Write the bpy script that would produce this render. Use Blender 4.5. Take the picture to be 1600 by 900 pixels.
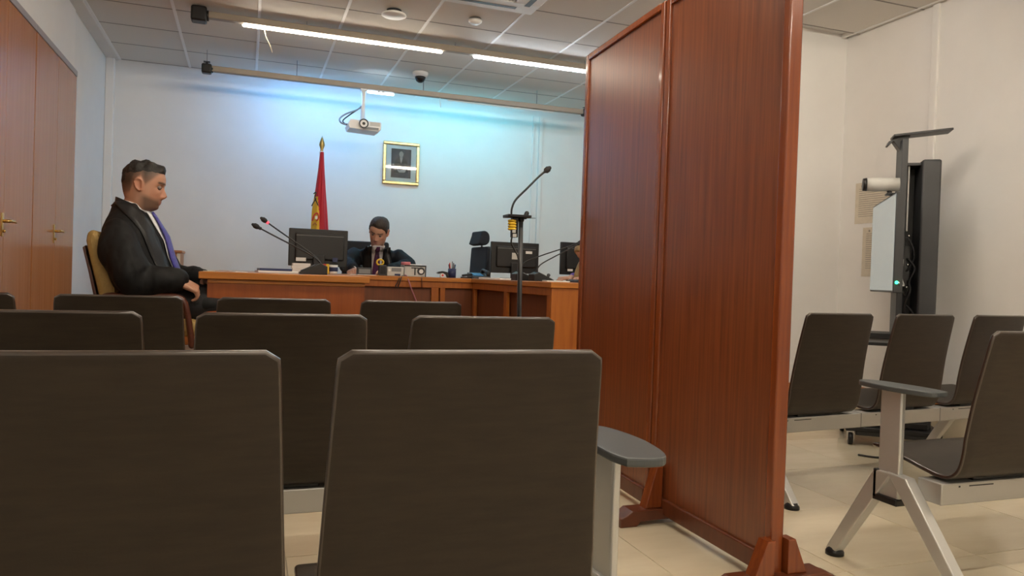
import bpy, bmesh, math, random
import numpy as np
from mathutils import Vector, Matrix, Quaternion, noise as mnoise

for o in list(bpy.data.objects):
    bpy.data.objects.remove(o, do_unlink=True)
SC = bpy.context.scene
COL = SC.collection
PI = math.pi
rnd = random.Random(7)

# ------------------------------------------------------------------ camera
CAM_Z = 0.96
F_PX, YAW, PITCH, ROLL = 1166.0, 0.34338, -0.0142, 0.03335
fwd = Vector((math.sin(YAW) * math.cos(PITCH), math.cos(YAW) * math.cos(PITCH), math.sin(PITCH)))
rgt = Vector((math.cos(YAW), -math.sin(YAW), 0))
upv = rgt.cross(fwd)
r2 = rgt * math.cos(ROLL) + upv * math.sin(ROLL)
u2 = -rgt * math.sin(ROLL) + upv * math.cos(ROLL)
cam_d = bpy.data.cameras.new('camera')
cam_d.sensor_width = 36.0
cam_d.lens = F_PX / 1600.0 * 36.0
cam_d.clip_start = 0.05
cam = bpy.data.objects.new('camera', cam_d)
cam.matrix_world = Matrix(((r2.x, u2.x, -fwd.x, 0), (r2.y, u2.y, -fwd.y, 0), (r2.z, u2.z, -fwd.z, CAM_Z), (0, 0, 0, 1)))
COL.objects.link(cam)
SC.camera = cam

# ------------------------------------------------------------------ world, exposure
w = bpy.data.worlds.new('world')
SC.world = w
w.use_nodes = True
w.node_tree.nodes['Background'].inputs[0].default_value = (1.0, 0.95, 0.88, 1)
w.node_tree.nodes['Background'].inputs[1].default_value = 0.3
SC.view_settings.view_transform = 'Standard'
SC.view_settings.look = 'None'
SC.view_settings.gamma = 1.0
SC.view_settings.use_curve_mapping = False
SC.view_settings.exposure = 1.1
TUBE_WARM, TUBE_COOL, TUBE_BLUE, TUBE_CYAN = 62.0, 20.0, 50.0, 26.0

# ------------------------------------------------------------------ materials
M = {}


def mat(name, col, rough=0.5, metal=0.0, spec=0.5, var=0.0, vscale=6.0, vstretch=(1, 1, 1), col2=None,
        bump=0.0, bscale=80.0, bstretch=None, emit=None, estr=0.0, coat=0.0, trans=0.0, alpha=1.0, sheen=0.0, rvar=0.0):
    m = bpy.data.materials.new(name)
    m.use_nodes = True
    nt = m.node_tree
    b = nt.nodes['Principled BSDF']
    b.inputs['Base Color'].default_value = (*col, 1)
    b.inputs['Roughness'].default_value = rough
    b.inputs['Metallic'].default_value = metal
    b.inputs['Specular IOR Level'].default_value = spec
    b.inputs['Coat Weight'].default_value = coat
    b.inputs['Coat Roughness'].default_value = 0.08
    b.inputs['Transmission Weight'].default_value = trans
    b.inputs['Sheen Weight'].default_value = sheen
    if emit:
        b.inputs['Emission Color'].default_value = (*emit, 1)
        b.inputs['Emission Strength'].default_value = estr
    tc = nt.nodes.new('ShaderNodeTexCoord')
    if var > 0 or col2:
        mp = nt.nodes.new('ShaderNodeMapping')
        mp.inputs['Scale'].default_value = vstretch
        nt.links.new(tc.outputs['Object'], mp.inputs[0])
        n = nt.nodes.new('ShaderNodeTexNoise')
        n.inputs['Scale'].default_value = vscale
        n.inputs['Detail'].default_value = 6
        n.inputs['Roughness'].default_value = 0.6
        nt.links.new(mp.outputs[0], n.inputs['Vector'])
        r = nt.nodes.new('ShaderNodeValToRGB')
        c2 = col2 or tuple(c * (1 - var) for c in col)
        c1 = col if col2 else tuple(min(1, c * (1 + var)) for c in col)
        r.color_ramp.elements[0].position = 0.32
        r.color_ramp.elements[1].position = 0.68
        r.color_ramp.elements[0].color = (*c2, 1)
        r.color_ramp.elements[1].color = (*c1, 1)
        nt.links.new(n.outputs['Fac'], r.inputs[0])
        nt.links.new(r.outputs[0], b.inputs['Base Color'])
        if rvar:
            mr = nt.nodes.new('ShaderNodeMapRange')
            mr.inputs['To Min'].default_value = rough - rvar
            mr.inputs['To Max'].default_value = rough + rvar
            nt.links.new(n.outputs['Fac'], mr.inputs[0])
            nt.links.new(mr.outputs[0], b.inputs['Roughness'])
    if bump > 0:
        mp2 = nt.nodes.new('ShaderNodeMapping')
        mp2.inputs['Scale'].default_value = bstretch or (1, 1, 1)
        nt.links.new(tc.outputs['Object'], mp2.inputs[0])
        n2 = nt.nodes.new('ShaderNodeTexNoise')
        n2.inputs['Scale'].default_value = bscale
        n2.inputs['Detail'].default_value = 3
        nt.links.new(mp2.outputs[0], n2.inputs['Vector'])
        bp = nt.nodes.new('ShaderNodeBump')
        bp.inputs['Strength'].default_value = bump
        bp.inputs['Distance'].default_value = 0.004
        nt.links.new(n2.outputs['Fac'], bp.inputs['Height'])
        nt.links.new(bp.outputs[0], b.inputs['Normal'])
    M[name] = m
    return m


mat('wall', (0.83, 0.82, 0.805), 0.7, var=0.02, vscale=3, bump=0.08, bscale=220)
mat('wall_cool', (0.80, 0.80, 0.79), 0.7, var=0.02, vscale=3, bump=0.08, bscale=220)
mat('plaster', (0.74, 0.72, 0.69), 0.8, var=0.02, vscale=4)
mat('ceiling_tile', (0.70, 0.67, 0.62), 0.9, var=0.03, vscale=140, bump=0.25, bscale=260)
mat('tbar', (0.84, 0.84, 0.83), 0.45)
mat('tbar_gap_shade', (0.27, 0.25, 0.23), 0.7)  # dark grey carries the shade of the gaps between tile rows
mat('floor', (0.78, 0.70, 0.53), 0.14, col2=(0.68, 0.59, 0.43), vscale=2.2, vstretch=(0.6, 2.6, 1), rvar=0.03)
mat('grout', (0.45, 0.39, 0.30), 0.8)
mat('dais', (0.34, 0.15, 0.05), 0.45, var=0.15, vscale=6, vstretch=(1, 8, 1))
mat('mahogany', (0.245, 0.064, 0.018), 0.30, col2=(0.120, 0.027, 0.008), vscale=7, vstretch=(10, 10, 0.3), rvar=0.04, spec=0.95)
mat('mahogany_frame', (0.25, 0.056, 0.011), 0.27, col2=(0.16, 0.033, 0.008), vscale=5, vstretch=(9, 9, 0.4), coat=0.35)
mat('mahogany_dark', (0.12, 0.03, 0.010), 0.35, var=0.2, vscale=8, vstretch=(1, 6, 1), coat=0.2)
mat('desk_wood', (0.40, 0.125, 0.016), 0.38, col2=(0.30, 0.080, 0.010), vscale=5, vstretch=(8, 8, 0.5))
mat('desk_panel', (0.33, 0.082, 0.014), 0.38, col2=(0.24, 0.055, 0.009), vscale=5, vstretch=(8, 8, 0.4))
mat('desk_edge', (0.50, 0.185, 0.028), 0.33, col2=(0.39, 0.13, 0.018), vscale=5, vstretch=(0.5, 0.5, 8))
mat('desk_panel_and_recess_shade', (0.145, 0.040, 0.010), 0.45, var=0.15, vscale=6, vstretch=(8, 8, 0.5))
mat('cupboard', (0.50, 0.185, 0.052), 0.22, col2=(0.42, 0.145, 0.036), vscale=4, vstretch=(6, 6, 0.3), coat=0.2)
mat('cupboard_gap', (0.17, 0.05, 0.015), 0.5)
mat('skirting', (0.70, 0.62, 0.48), 0.25, col2=(0.60, 0.52, 0.39), vscale=3)
mat('base_wood', (0.45, 0.15, 0.03), 0.35, var=0.15, vscale=6, vstretch=(0.5, 0.5, 8))
mat('lintel', (0.36, 0.33, 0.35), 0.4)
mat('brass', (0.72, 0.50, 0.18), 0.28, metal=1.0)
mat('shell', (0.032, 0.0225, 0.015), 0.42, col2=(0.022, 0.015, 0.0102), vscale=9, vstretch=(1.2, 1.2, 9), bump=0.05, bscale=300, spec=0.32)
mat('shell_edge', (0.036, 0.022, 0.016), 0.28, var=0.15, vscale=40, spec=0.7, coat=0.6)
mat('alu', (0.60, 0.60, 0.59), 0.42, metal=0.55, var=0.02)
mat('beam', (0.43, 0.42, 0.40), 0.42, metal=0.5, var=0.02)
mat('arm_pad', (0.075, 0.083, 0.088), 0.42, spec=0.5, bump=0.05, bscale=400)
mat('black', (0.009, 0.009, 0.010), 0.42)
mat('black_matte', (0.016, 0.016, 0.018), 0.7)
mat('dark_grey', (0.045, 0.047, 0.052), 0.42, var=0.06)
mat('mid_grey', (0.22, 0.23, 0.24), 0.5)
mat('light_grey', (0.55, 0.55, 0.53), 0.5, var=0.05)
mat('white', (0.82, 0.82, 0.81), 0.4)
mat('cream', (0.74, 0.68, 0.55), 0.5)
mat('paper', (0.86, 0.86, 0.85), 0.8)
mat('paper_cream', (0.66, 0.60, 0.50), 0.8, var=0.06, vscale=30)
mat('ink', (0.30, 0.27, 0.23), 0.8)
mat('blue_item', (0.03, 0.22, 0.48), 0.4)
mat('red_item', (0.62, 0.03, 0.03), 0.5)
mat('pink_item', (0.65, 0.20, 0.22), 0.6)
mat('yellow_item', (0.80, 0.52, 0.03), 0.5)
mat('navy_item', (0.02, 0.03, 0.10), 0.4)
mat('purple_item', (0.16, 0.09, 0.42), 0.7)
mat('chrome', (0.75, 0.75, 0.75), 0.18, metal=1.0)
mat('rail', (0.33, 0.285, 0.235), 0.5, var=0.03)
mat('tube_warm', (1, 1, 1), 0.5, emit=(1.0, 0.89, 0.73), estr=TUBE_WARM)
mat('tube_neutral', (1, 1, 1), 0.5, emit=(1.0, 0.90, 0.74), estr=14.0)
mat('tube_dim', (1, 1, 1), 0.5, emit=(0.75, 0.88, 1.0), estr=5.0)
mat('tube_cool', (1, 1, 1), 0.5, emit=(0.80, 0.90, 1.0), estr=TUBE_COOL)
mat('tube_blue', (1, 1, 1), 0.5, emit=(0.13, 0.47, 1.0), estr=TUBE_BLUE)
mat('tube_cyan', (1, 1, 1), 0.5, emit=(0.12, 0.74, 1.0), estr=TUBE_CYAN)
mat('screen_on', (0.30, 0.33, 0.32), 0.2, emit=(0.62, 0.70, 0.68), estr=0.12)
mat('led_green', (0.0, 0.5, 0.2), 0.4, emit=(0.02, 1.0, 0.35), estr=5.0)
mat('led_red', (0.6, 0.03, 0.05), 0.4, emit=(1.0, 0.08, 0.12), estr=0.8)
mat('screen_off', (0.010, 0.010, 0.012), 0.16)
mat('glass', (0.9, 0.95, 0.95), 0.03, trans=1.0)
mat('gold_frame', (0.66, 0.52, 0.25), 0.30, metal=0.85, var=0.2, vscale=30)
mat('photo_dark', (0.045, 0.042, 0.055), 0.5, var=0.3, vscale=18)
mat('photo_mid', (0.20, 0.19, 0.21), 0.6)
mat('photo_skin', (0.42, 0.36, 0.34), 0.6)
mat('robe', (0.0065, 0.0066, 0.0072), 0.66, spec=0.3, bump=0.25, bscale=26)
mat('robe_blue', (0.0055, 0.0075, 0.012), 0.66, spec=0.3, bump=0.25, bscale=26)
mat('satin', (0.013, 0.0135, 0.015), 0.45, spec=0.4)
mat('shirt', (0.80, 0.80, 0.84), 0.8)
mat('tie_blue', (0.045, 0.035, 0.26), 0.45, col2=(0.09, 0.08, 0.40), vscale=110)
mat('tie_maroon', (0.14, 0.035, 0.10), 0.5, col2=(0.06, 0.02, 0.09), vscale=90)
mat('hair_dark', (0.009, 0.0075, 0.007), 0.55, col2=(0.020, 0.018, 0.017), vscale=60, vstretch=(1, 3, 3), bump=0.6, bscale=140, bstretch=(1, 3, 3))
mat('hair_brown', (0.045, 0.030, 0.020), 0.5, col2=(0.020, 0.013, 0.009), vscale=50, vstretch=(3, 1, 1), bump=0.6, bscale=140, bstretch=(3, 1, 1))
mat('hair_blonde', (0.42, 0.30, 0.13), 0.5, col2=(0.26, 0.17, 0.07), vscale=50, vstretch=(4, 4, 0.6), bump=0.6, bscale=120, bstretch=(4, 4, 0.5))
mat('eye_white', (0.20, 0.155, 0.135), 0.35)
mat('eye_dark', (0.02, 0.012, 0.008), 0.15)
mat('trousers', (0.014, 0.014, 0.016), 0.8)
mat('shoe', (0.012, 0.011, 0.011), 0.3)
mat('tan_fabric', (0.36, 0.235, 0.075), 0.65, var=0.10, vscale=60, bump=0.2, bscale=300)
mat('chair_wood', (0.085, 0.024, 0.012), 0.3, var=0.2, vscale=9, vstretch=(1, 8, 8), coat=0.2)
mat('office_fabric', (0.010, 0.014, 0.022), 0.75, bump=0.25, bscale=400)
mat('flag_red', (0.50, 0.010, 0.030), 0.6, sheen=0.2)
mat('flag_yellow', (0.80, 0.50, 0.03), 0.6, sheen=0.2)
mat('flag_pole', (0.30, 0.16, 0.05), 0.4)
mat('finial', (0.42, 0.32, 0.12), 0.35, metal=0.8)
mat('cable_pink', (0.42, 0.16, 0.20), 0.5)
mat('cabinet_wood', (0.52, 0.21, 0.08), 0.4, col2=(0.44, 0.17, 0.06), vscale=5, vstretch=(8, 8, 0.5))


def skin_mat(name):
    m = bpy.data.materials.new(name)
    m.use_nodes = True
    nt = m.node_tree
    b = nt.nodes['Principled BSDF']
    b.inputs['Roughness'].default_value = 0.5
    b.inputs['Subsurface Weight'].default_value = 0.08
    b.inputs['Subsurface Radius'].default_value = (0.012, 0.005, 0.003)
    a = nt.nodes.new('ShaderNodeAttribute')
    a.attribute_name = 'tint'
    nt.links.new(a.outputs['Color'], b.inputs['Base Color'])
    n = nt.nodes.new('ShaderNodeTexNoise')
    n.inputs['Scale'].default_value = 500
    bp = nt.nodes.new('ShaderNodeBump')
    bp.inputs['Strength'].default_value = 0.08
    bp.inputs['Distance'].default_value = 0.002
    nt.links.new(n.outputs['Fac'], bp.inputs['Height'])
    nt.links.new(bp.outputs[0], b.inputs['Normal'])
    M[name] = m


skin_mat('skin')

# ------------------------------------------------------------------ mesh helpers


def box(bm, lo, hi, bev=0.0, seg=2, mtx=None):
    vs = [bm.verts.new((x, y, z)) for z in (lo[2], hi[2]) for y in (lo[1], hi[1]) for x in (lo[0], hi[0])]
    fs = [bm.faces.new([vs[i] for i in q]) for q in ((0, 2, 3, 1), (4, 5, 7, 6), (0, 1, 5, 4), (2, 6, 7, 3), (0, 4, 6, 2), (1, 3, 7, 5))]
    vv = set(vs)
    if bev > 0:
        es = list({e for f in fs for e in f.edges})
        r = bmesh.ops.bevel(bm, geom=es, offset=bev, segments=seg, profile=0.5, affect='EDGES')
        vv = {v for f in r['faces'] for v in f.verts} | {v for v in vs if v.is_valid}
        for f in r['faces']:
            f.smooth = True
    if mtx is not None:
        bmesh.ops.transform(bm, matrix=mtx, verts=[v for v in vv if v.is_valid])
    return bm


def B(lo, hi, bev=0.0, mtx=None, seg=2):
    return box(bmesh.new(), lo, hi, bev, seg, mtx)


def cbox(c, s, bev=0.0, rz=0.0, rx=0.0, ry=0.0, seg=2):
    m = Matrix.Translation(c) @ Matrix.Rotation(rz, 4, 'Z') @ Matrix.Rotation(ry, 4, 'Y') @ Matrix.Rotation(rx, 4, 'X')
    return box(bmesh.new(), (-s[0] / 2, -s[1] / 2, -s[2] / 2), (s[0] / 2, s[1] / 2, s[2] / 2), bev, seg, m)


def frames(pts):
    pts = [Vector(p) for p in pts]
    n = len(pts)
    T = []
    for i in range(n):
        t = pts[min(i + 1, n - 1)] - pts[max(i - 1, 0)]
        T.append(t.normalized())
    ref = Vector((0, 0, 1)) if abs(T[0].z) < 0.9 else Vector((1, 0, 0))
    N = (ref - T[0] * ref.dot(T[0])).normalized()
    out = []
    for i in range(n):
        N = (N - T[i] * N.dot(T[i]))
        N.normalize()
        out.append((pts[i], T[i], N, T[i].cross(N)))
    return out


def smooth_path(pts, sub=6):
    """Catmull-Rom through points (any dimension)."""
    P = [np.array(p, float) for p in pts]
    out = []
    n = len(P)
    for i in range(n - 1):
        p0, p1, p2, p3 = P[max(i - 1, 0)], P[i], P[i + 1], P[min(i + 2, n - 1)]
        for k in range(sub):
            t = k / sub
            out.append(0.5 * ((2 * p1) + (-p0 + p2) * t + (2 * p0 - 5 * p1 + 4 * p2 - p3) * t * t + (-p0 + 3 * p1 - 3 * p2 + p3) * t ** 3))
    out.append(P[-1])
    return out


def tube(bm, pts, rad, n=10, round_ends=False, ell=None):
    fr = frames(pts)
    if not hasattr(rad, '__len__'):
        rad = [rad] * len(pts)
    rings = []
    seq = list(zip(fr, rad))
    if round_ends:
        (p, t, a, b), r = seq[0]
        pre = [((p - t * r * math.sin(q), t, a, b), r * math.cos(q)) for q in (1.35, 0.9, 0.45)]
        (p, t, a, b), r = seq[-1]
        post = [((p + t * r * math.sin(q), t, a, b), r * math.cos(q)) for q in (0.45, 0.9, 1.35)]
        seq = pre + seq + post
    ea, eb = ell or (1, 1)
    for (p, t, a, b), r in seq:
        rings.append([bm.verts.new(p + a * (r * ea * math.cos(2 * PI * k / n)) + b * (r * eb * math.sin(2 * PI * k / n))) for k in range(n)])
    for i in range(len(rings) - 1):
        for k in range(n):
            f = bm.faces.new((rings[i][k], rings[i][(k + 1) % n], rings[i + 1][(k + 1) % n], rings[i + 1][k]))
            f.smooth = True
    bm.faces.new(rings[0][::-1])
    bm.faces.new(rings[-1])
    return bm


def T(pts, rad, n=10, round_ends=False, ell=None):
    return tube(bmesh.new(), pts, rad, n, round_ends, ell)


def lathe(bm, prof, c=(0, 0, 0), n=24, mtx=None, smooth=True):
    """prof: (r, z) list, revolved about z."""
    rings = []
    allv = []
    for r, z in prof:
        if r < 1e-6:
            v = bm.verts.new((c[0], c[1], c[2] + z))
            rings.append([v])
            allv.append(v)
        else:
            rg = [bm.verts.new((c[0] + r * math.cos(2 * PI * k / n), c[1] + r * math.sin(2 * PI * k / n), c[2] + z)) for k in range(n)]
            rings.append(rg)
            allv += rg
    for i in range(len(rings) - 1):
        A, Bq = rings[i], rings[i + 1]
        for k in range(n):
            k2 = (k + 1) % n
            if len(A) == 1 and len(Bq) == 1:
                continue
            if len(A) == 1:
                f = bm.faces.new((A[0], Bq[k2], Bq[k]))
            elif len(Bq) == 1:
                f = bm.faces.new((A[k], A[k2], Bq[0]))
            else:
                f = bm.faces.new((A[k], A[k2], Bq[k2], Bq[k]))
            f.smooth = smooth
    if len(rings[0]) > 1:
        bm.faces.new(rings[0][::-1])
    if len(rings[-1]) > 1:
        bm.faces.new(rings[-1])
    if mtx is not None:
        bmesh.ops.transform(bm, matrix=mtx, verts=allv)
    return bm


def L(prof, c=(0, 0, 0), n=24, mtx=None):
    return lathe(bmesh.new(), prof, c, n, mtx)


def prism(bm, outline, axis, a, b, bev=0.0):
    """Extrude a 2D outline along an axis ('x','y','z') from a to b."""
    def put(u, v, w):
        return {'x': (w, u, v), 'y': (u, w, v), 'z': (u, v, w)}[axis]
    A = [bm.verts.new(put(u, v, a)) for u, v in outline]
    Bv = [bm.verts.new(put(u, v, b)) for u, v in outline]
    n = len(outline)
    fs = [bm.faces.new(A), bm.faces.new(Bv[::-1])]
    for i in range(n):
        fs.append(bm.faces.new((A[i], Bv[i], Bv[(i + 1) % n], A[(i + 1) % n])))
    bmesh.ops.recalc_face_normals(bm, faces=fs)
    if bev > 0:
        es = list({e for f in fs[:2] for e in f.edges})
        bmesh.ops.bevel(bm, geom=es, offset=bev, segments=2, profile=0.5, affect='EDGES')
    return bm


def PR(outline, axis, a, b, bev=0.0):
    return prism(bmesh.new(), outline, axis, a, b, bev)


def rrect(x0, y0, x1, y1, r, n=5):
    out = []
    for cx, cy, a0 in ((x1 - r, y1 - r, 0), (x0 + r, y1 - r, PI / 2), (x0 + r, y0 + r, PI), (x1 - r, y0 + r, 1.5 * PI)):
        for k in range(n + 1):
            a = a0 + PI / 2 * k / n
            out.append((cx + r * math.cos(a), cy + r * math.sin(a)))
    return out


def ellipsoid(bm, c, r, mtx=None, u=16, v=10):
    m = Matrix.Translation(c) @ (mtx or Matrix.Identity(4)) @ Matrix.Diagonal((*r, 1))
    g = bmesh.ops.create_uvsphere(bm, u_segments=u, v_segments=v, radius=1.0, matrix=m)
    for vv in g['verts']:
        for f in vv.link_faces:
            f.smooth = True
    return bm


def grid_surface(P, closed_u=False, smooth=True):
    """P[i][j] grid of points -> bmesh surface."""
    bm = bmesh.new()
    V = [[bm.verts.new(p) for p in row] for row in P]
    n = len(P[0])
    for i in range(len(P) - 1):
        for j in range(n if closed_u else n - 1):
            f = bm.faces.new((V[i][j], V[i][(j + 1) % n], V[i + 1][(j + 1) % n], V[i + 1][j]))
            f.smooth = smooth
    return bm


# ------------------------------------------------------------------ object helpers


def mesh_from(bm, name, material):
    me = bpy.data.meshes.new(name)
    bmesh.ops.recalc_face_normals(bm, faces=bm.faces[:])
    bm.to_mesh(me)
    bm.free()
    for mm in (material if isinstance(material, (list, tuple)) else [material]):
        me.materials.append(M[mm] if isinstance(mm, str) else mm)
    return me


def root(name, loc, label=None, cat=None, group=None, rz=0.0, kind=None):
    o = bpy.data.objects.new(name, None)
    o.empty_display_size = 0.05
    o.location = loc
    o.rotation_euler = (0, 0, rz)
    COL.objects.link(o)
    return tag(o, label, cat, group, kind)


def tag(o, label=None, cat=None, group=None, kind=None):
    if label:
        o['label'] = label
    if cat:
        o['category'] = cat
    if group:
        o['group'] = group
    if kind:
        o['kind'] = kind
    return o


def world_mtx(o):
    m = Matrix.Translation(o.location) @ o.rotation_euler.to_matrix().to_4x4()
    return (world_mtx(o.parent) @ m) if o.parent else m


def part(name, bm, material, parent, local=False, kind=None, label=None):
    """Mesh given in world coordinates (or in the parent's own frame) -> child object."""
    me = mesh_from(bm, name, material)
    o = bpy.data.objects.new(name, me)
    COL.objects.link(o)
    if not local:
        me.transform(world_mtx(parent).inverted())
    # own origin at the centre of the piece
    co = np.empty(len(me.vertices) * 3)
    me.vertices.foreach_get('co', co)
    co = co.reshape(-1, 3)
    c = Vector((co.min(0) + co.max(0)) / 2)
    me.transform(Matrix.Translation(-c))
    o.parent = parent
    o.location = c
    return tag(o, label, None, None, kind)


def solo(name, bm, material, label, cat=None, group=None, kind=None):
    me = mesh_from(bm, name, material)
    co = np.empty(len(me.vertices) * 3)
    me.vertices.foreach_get('co', co)
    co = co.reshape(-1, 3)
    lo, hi = co.min(0), co.max(0)
    c = Vector(((lo[0] + hi[0]) / 2, (lo[1] + hi[1]) / 2, lo[2]))
    me.transform(Matrix.Translation(-c))
    o = bpy.data.objects.new(name, me)
    o.location = c
    COL.objects.link(o)
    return tag(o, label, cat, group, kind)


def join(*bms):
    a = bms[0]
    for b in bms[1:]:
        me = bpy.data.meshes.new('tmp')
        b.to_mesh(me)
        b.free()
        a.from_mesh(me)
        bpy.data.meshes.remove(me)
    return a


def xf(bm, m):
    bmesh.ops.transform(bm, matrix=m, verts=bm.verts[:])
    return bm


def remesh(bm, voxel, smooth=3, extra=None):
    """One continuous surface from overlapping closed shells."""
    me = bpy.data.meshes.new('tmp')
    bmesh.ops.recalc_face_normals(bm, faces=bm.faces[:])
    bm.to_mesh(me)
    bm.free()
    o = bpy.data.objects.new('tmp', me)
    COL.objects.link(o)
    md = o.modifiers.new('r', 'REMESH')
    md.mode = 'VOXEL'
    md.voxel_size = voxel
    md.use_smooth_shade = True
    if smooth:
        s = o.modifiers.new('s', 'SMOOTH')
        s.factor = 0.5
        s.iterations = smooth
    dg = bpy.context.evaluated_depsgraph_get()
    ev = o.evaluated_get(dg)
    m2 = bpy.data.meshes.new_from_object(ev)
    bpy.data.objects.remove(o, do_unlink=True)
    bpy.data.meshes.remove(me)
    out = bmesh.new()
    out.from_mesh(m2)
    bpy.data.meshes.remove(m2)
    for f in out.faces:
        f.smooth = True
    return out


def wrap_to(bm, target_bm, offset):
    """Lay a strip on a surface: every vertex is moved to `offset` above the nearest point."""
    from mathutils.bvhtree import BVHTree
    tree = BVHTree.FromBMesh(target_bm)
    for v in bm.verts:
        loc, nor, i, d = tree.find_nearest(v.co)
        if loc is not None:
            v.co = loc + nor * offset
    return bm


def ray_wrap(bm, target_bm, direction, offset, start=0.12):
    from mathutils.bvhtree import BVHTree
    tree = BVHTree.FromBMesh(target_bm)
    d = Vector(direction).normalized()
    for v in bm.verts:
        loc, nor, i, dist = tree.ray_cast(v.co - d * start, d)
        if loc is not None:
            v.co = loc - d * offset
    return bm


def thicken(bm, th):
    """Give a sheet thickness along its vertex normals."""
    bm.normal_update()
    g = bmesh.ops.solidify(bm, geom=bm.faces[:], thickness=th)
    for f in bm.faces:
        f.smooth = True
    return bm

# ================================================================== the room
XL, XR, YB, YF = -1.29, 4.38, 8.0, -1.3
XJ, YJ = 3.78, 4.66          # jog: the right-hand bay ends at YJ, the far part of the room at XJ
ZC = 2.91


def rnd_tint(m, amt):
    nt = M[m].node_tree
    b = nt.nodes['Principled BSDF']
    src = b.inputs['Base Color'].links[0].from_socket
    oi = nt.nodes.new('ShaderNodeObjectInfo')
    mr = nt.nodes.new('ShaderNodeMapRange')
    mr.inputs['To Min'].default_value = 1 - amt
    mr.inputs['To Max'].default_value = 1 + amt
    nt.links.new(oi.outputs['Random'], mr.inputs[0])
    mx = nt.nodes.new('ShaderNodeVectorMath')
    mx.operation = 'SCALE'
    nt.links.new(src, mx.inputs[0])
    nt.links.new(mr.outputs[0], mx.inputs['Scale'])
    nt.links.new(mx.outputs[0], b.inputs['Base Color'])


rnd_tint('floor', 0.07)
rnd_tint('ceiling_tile', 0.02)


def tiles(parent, name, material, xs, ys, z0, z1, gap, bev, inside):
    cache = {}
    for i in range(len(xs) - 1):
        for j in range(len(ys) - 1):
            cx, cy = (xs[i] + xs[i + 1]) / 2, (ys[j] + ys[j + 1]) / 2
            if not inside(cx, cy):
                continue
            sx, sy = xs[i + 1] - xs[i] - gap, ys[j + 1] - ys[j] - gap
            key = (round(sx, 4), round(sy, 4))
            if key not in cache:
                cache[key] = mesh_from(B((-sx / 2, -sy / 2, z0), (sx / 2, sy / 2, z1), bev, seg=1), name, material)
            o = bpy.data.objects.new(name, cache[key])
            COL.objects.link(o)
            o.parent = parent
            o.location = (cx, cy, 0)


def inroom(x, y):
    return not (x > XJ and y > YJ)


def cuts(a, b, first, step):
    v = [a]
    x = first
    while x < b - 1e-6:
        if x > a + 1e-6:
            v.append(x)
        x += step
    v.append(b)
    return v


# floor: grout bed with polished marble tiles
fl = tag(solo('floor', join(B((XL, YF, -0.06), (XR, YJ, -0.0025)), B((XL, YJ, -0.06), (XJ, YB, -0.0025))), 'grout',
              'polished cream marble tile floor of the courtroom'), kind='structure')
fl.location = (0, 0, 0)
fl.data.transform(Matrix.Translation(((XL + XR) / 2, (YF + YB) / 2, -0.06)))
tiles(fl, 'floor_tile', 'floor', cuts(XL, XR, -1.05, 0.6), cuts(YF, YB, -1.02, 0.6), -0.02, 0.0, 0.003, 0.0008, inroom)

# walls
def wall(name, lo, hi, m, label):
    return solo(name, B(lo, hi), m, label, kind='structure')


wall('wall_back', (XL - 0.1, YB, -0.06), (XJ + 0.1, YB + 0.1, ZC + 0.1), 'wall_cool', 'white rear wall behind the judge carrying the framed portrait')
wl = wall('wall_left', (XL - 0.1, YF, -0.06), (XL, YB, ZC + 0.1), 'wall_cool', 'white side wall with built-in wooden cupboards')
wr = wall('wall_right', (XR, YF, -0.06), (XR + 0.1, YJ + 0.1, ZC + 0.1), 'wall', 'cream white side wall behind the videoconference cart')
wall('wall_bay', (XJ, YJ, -0.06), (XR, YJ + 0.1, ZC + 0.1), 'wall', 'short white wall closing the bay beside the wooden screen')
wall('wall_return', (XJ, YJ + 0.1, -0.06), (XJ + 0.1, YB, ZC + 0.1), 'wall', 'white return wall beyond the bay')
wall('wall_entrance', (XL - 0.1, YF - 0.1, -0.06), (XR + 0.1, YF, ZC + 0.1), 'wall', 'white wall at the public end of the courtroom')
for i, (lo, hi) in enumerate((((XR - 0.014, YF, 0.16), (XR, YJ, 0.225)), ((XJ, YJ - 0.014, 0.16), (XR - 0.014, YJ, 0.225)))):
    solo('baseboard_%s' % ('right', 'bay')[i], B(lo, hi, 0.003), 'base_wood', 'orange-brown wooden baseboard along the %s wall' % ('right side', 'bay')[i], kind='structure')
for i, (lo, hi) in enumerate((((XR - 0.012, YF, 0), (XR, YJ, 0.1595)), ((XJ, YJ - 0.012, 0), (XR - 0.012, YJ, 0.1595)))):
    solo('trim_%d' % (6 + i), B(lo, hi, 0.002), 'skirting', 'cream marble skirting below the wooden strip on the %s wall' % ('right side', 'bay')[i], kind='structure')
# cable trunking and corner duct
solo('trim_1', B((XR - 0.022, 3.82, 0.225), (XR, 3.87, ZC), 0.004), 'wall', 'white vertical cable trunking on the cream side wall', kind='structure')
solo('trim_2', B((XL, YB - 0.07, 0.18), (XL + 0.075, YB, ZC), 0.008), 'wall', 'boxed vertical pipe casing in the far corner beside the cupboards', kind='structure')
solo('trim_3', join(B((3.045, YB - 0.02, 0.18), (3.065, YB, ZC - 0.1), 0.003), B((3.12, YB - 0.035, 0.18), (3.16, YB, ZC - 0.1), 0.003)), 'wall_cool', 'pair of thin vertical conduits on the rear wall', kind='structure')

# dais on which the desks stand
dz = 0.18
da = solo('floor_dais', join(B((XL, 3.62, 0), (2.95, 5.6, dz)), B((XL, 5.6, 0), (3.35, YB, dz))), 'dais', 'low brown wooden dais under the court desks', kind='structure')

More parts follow.
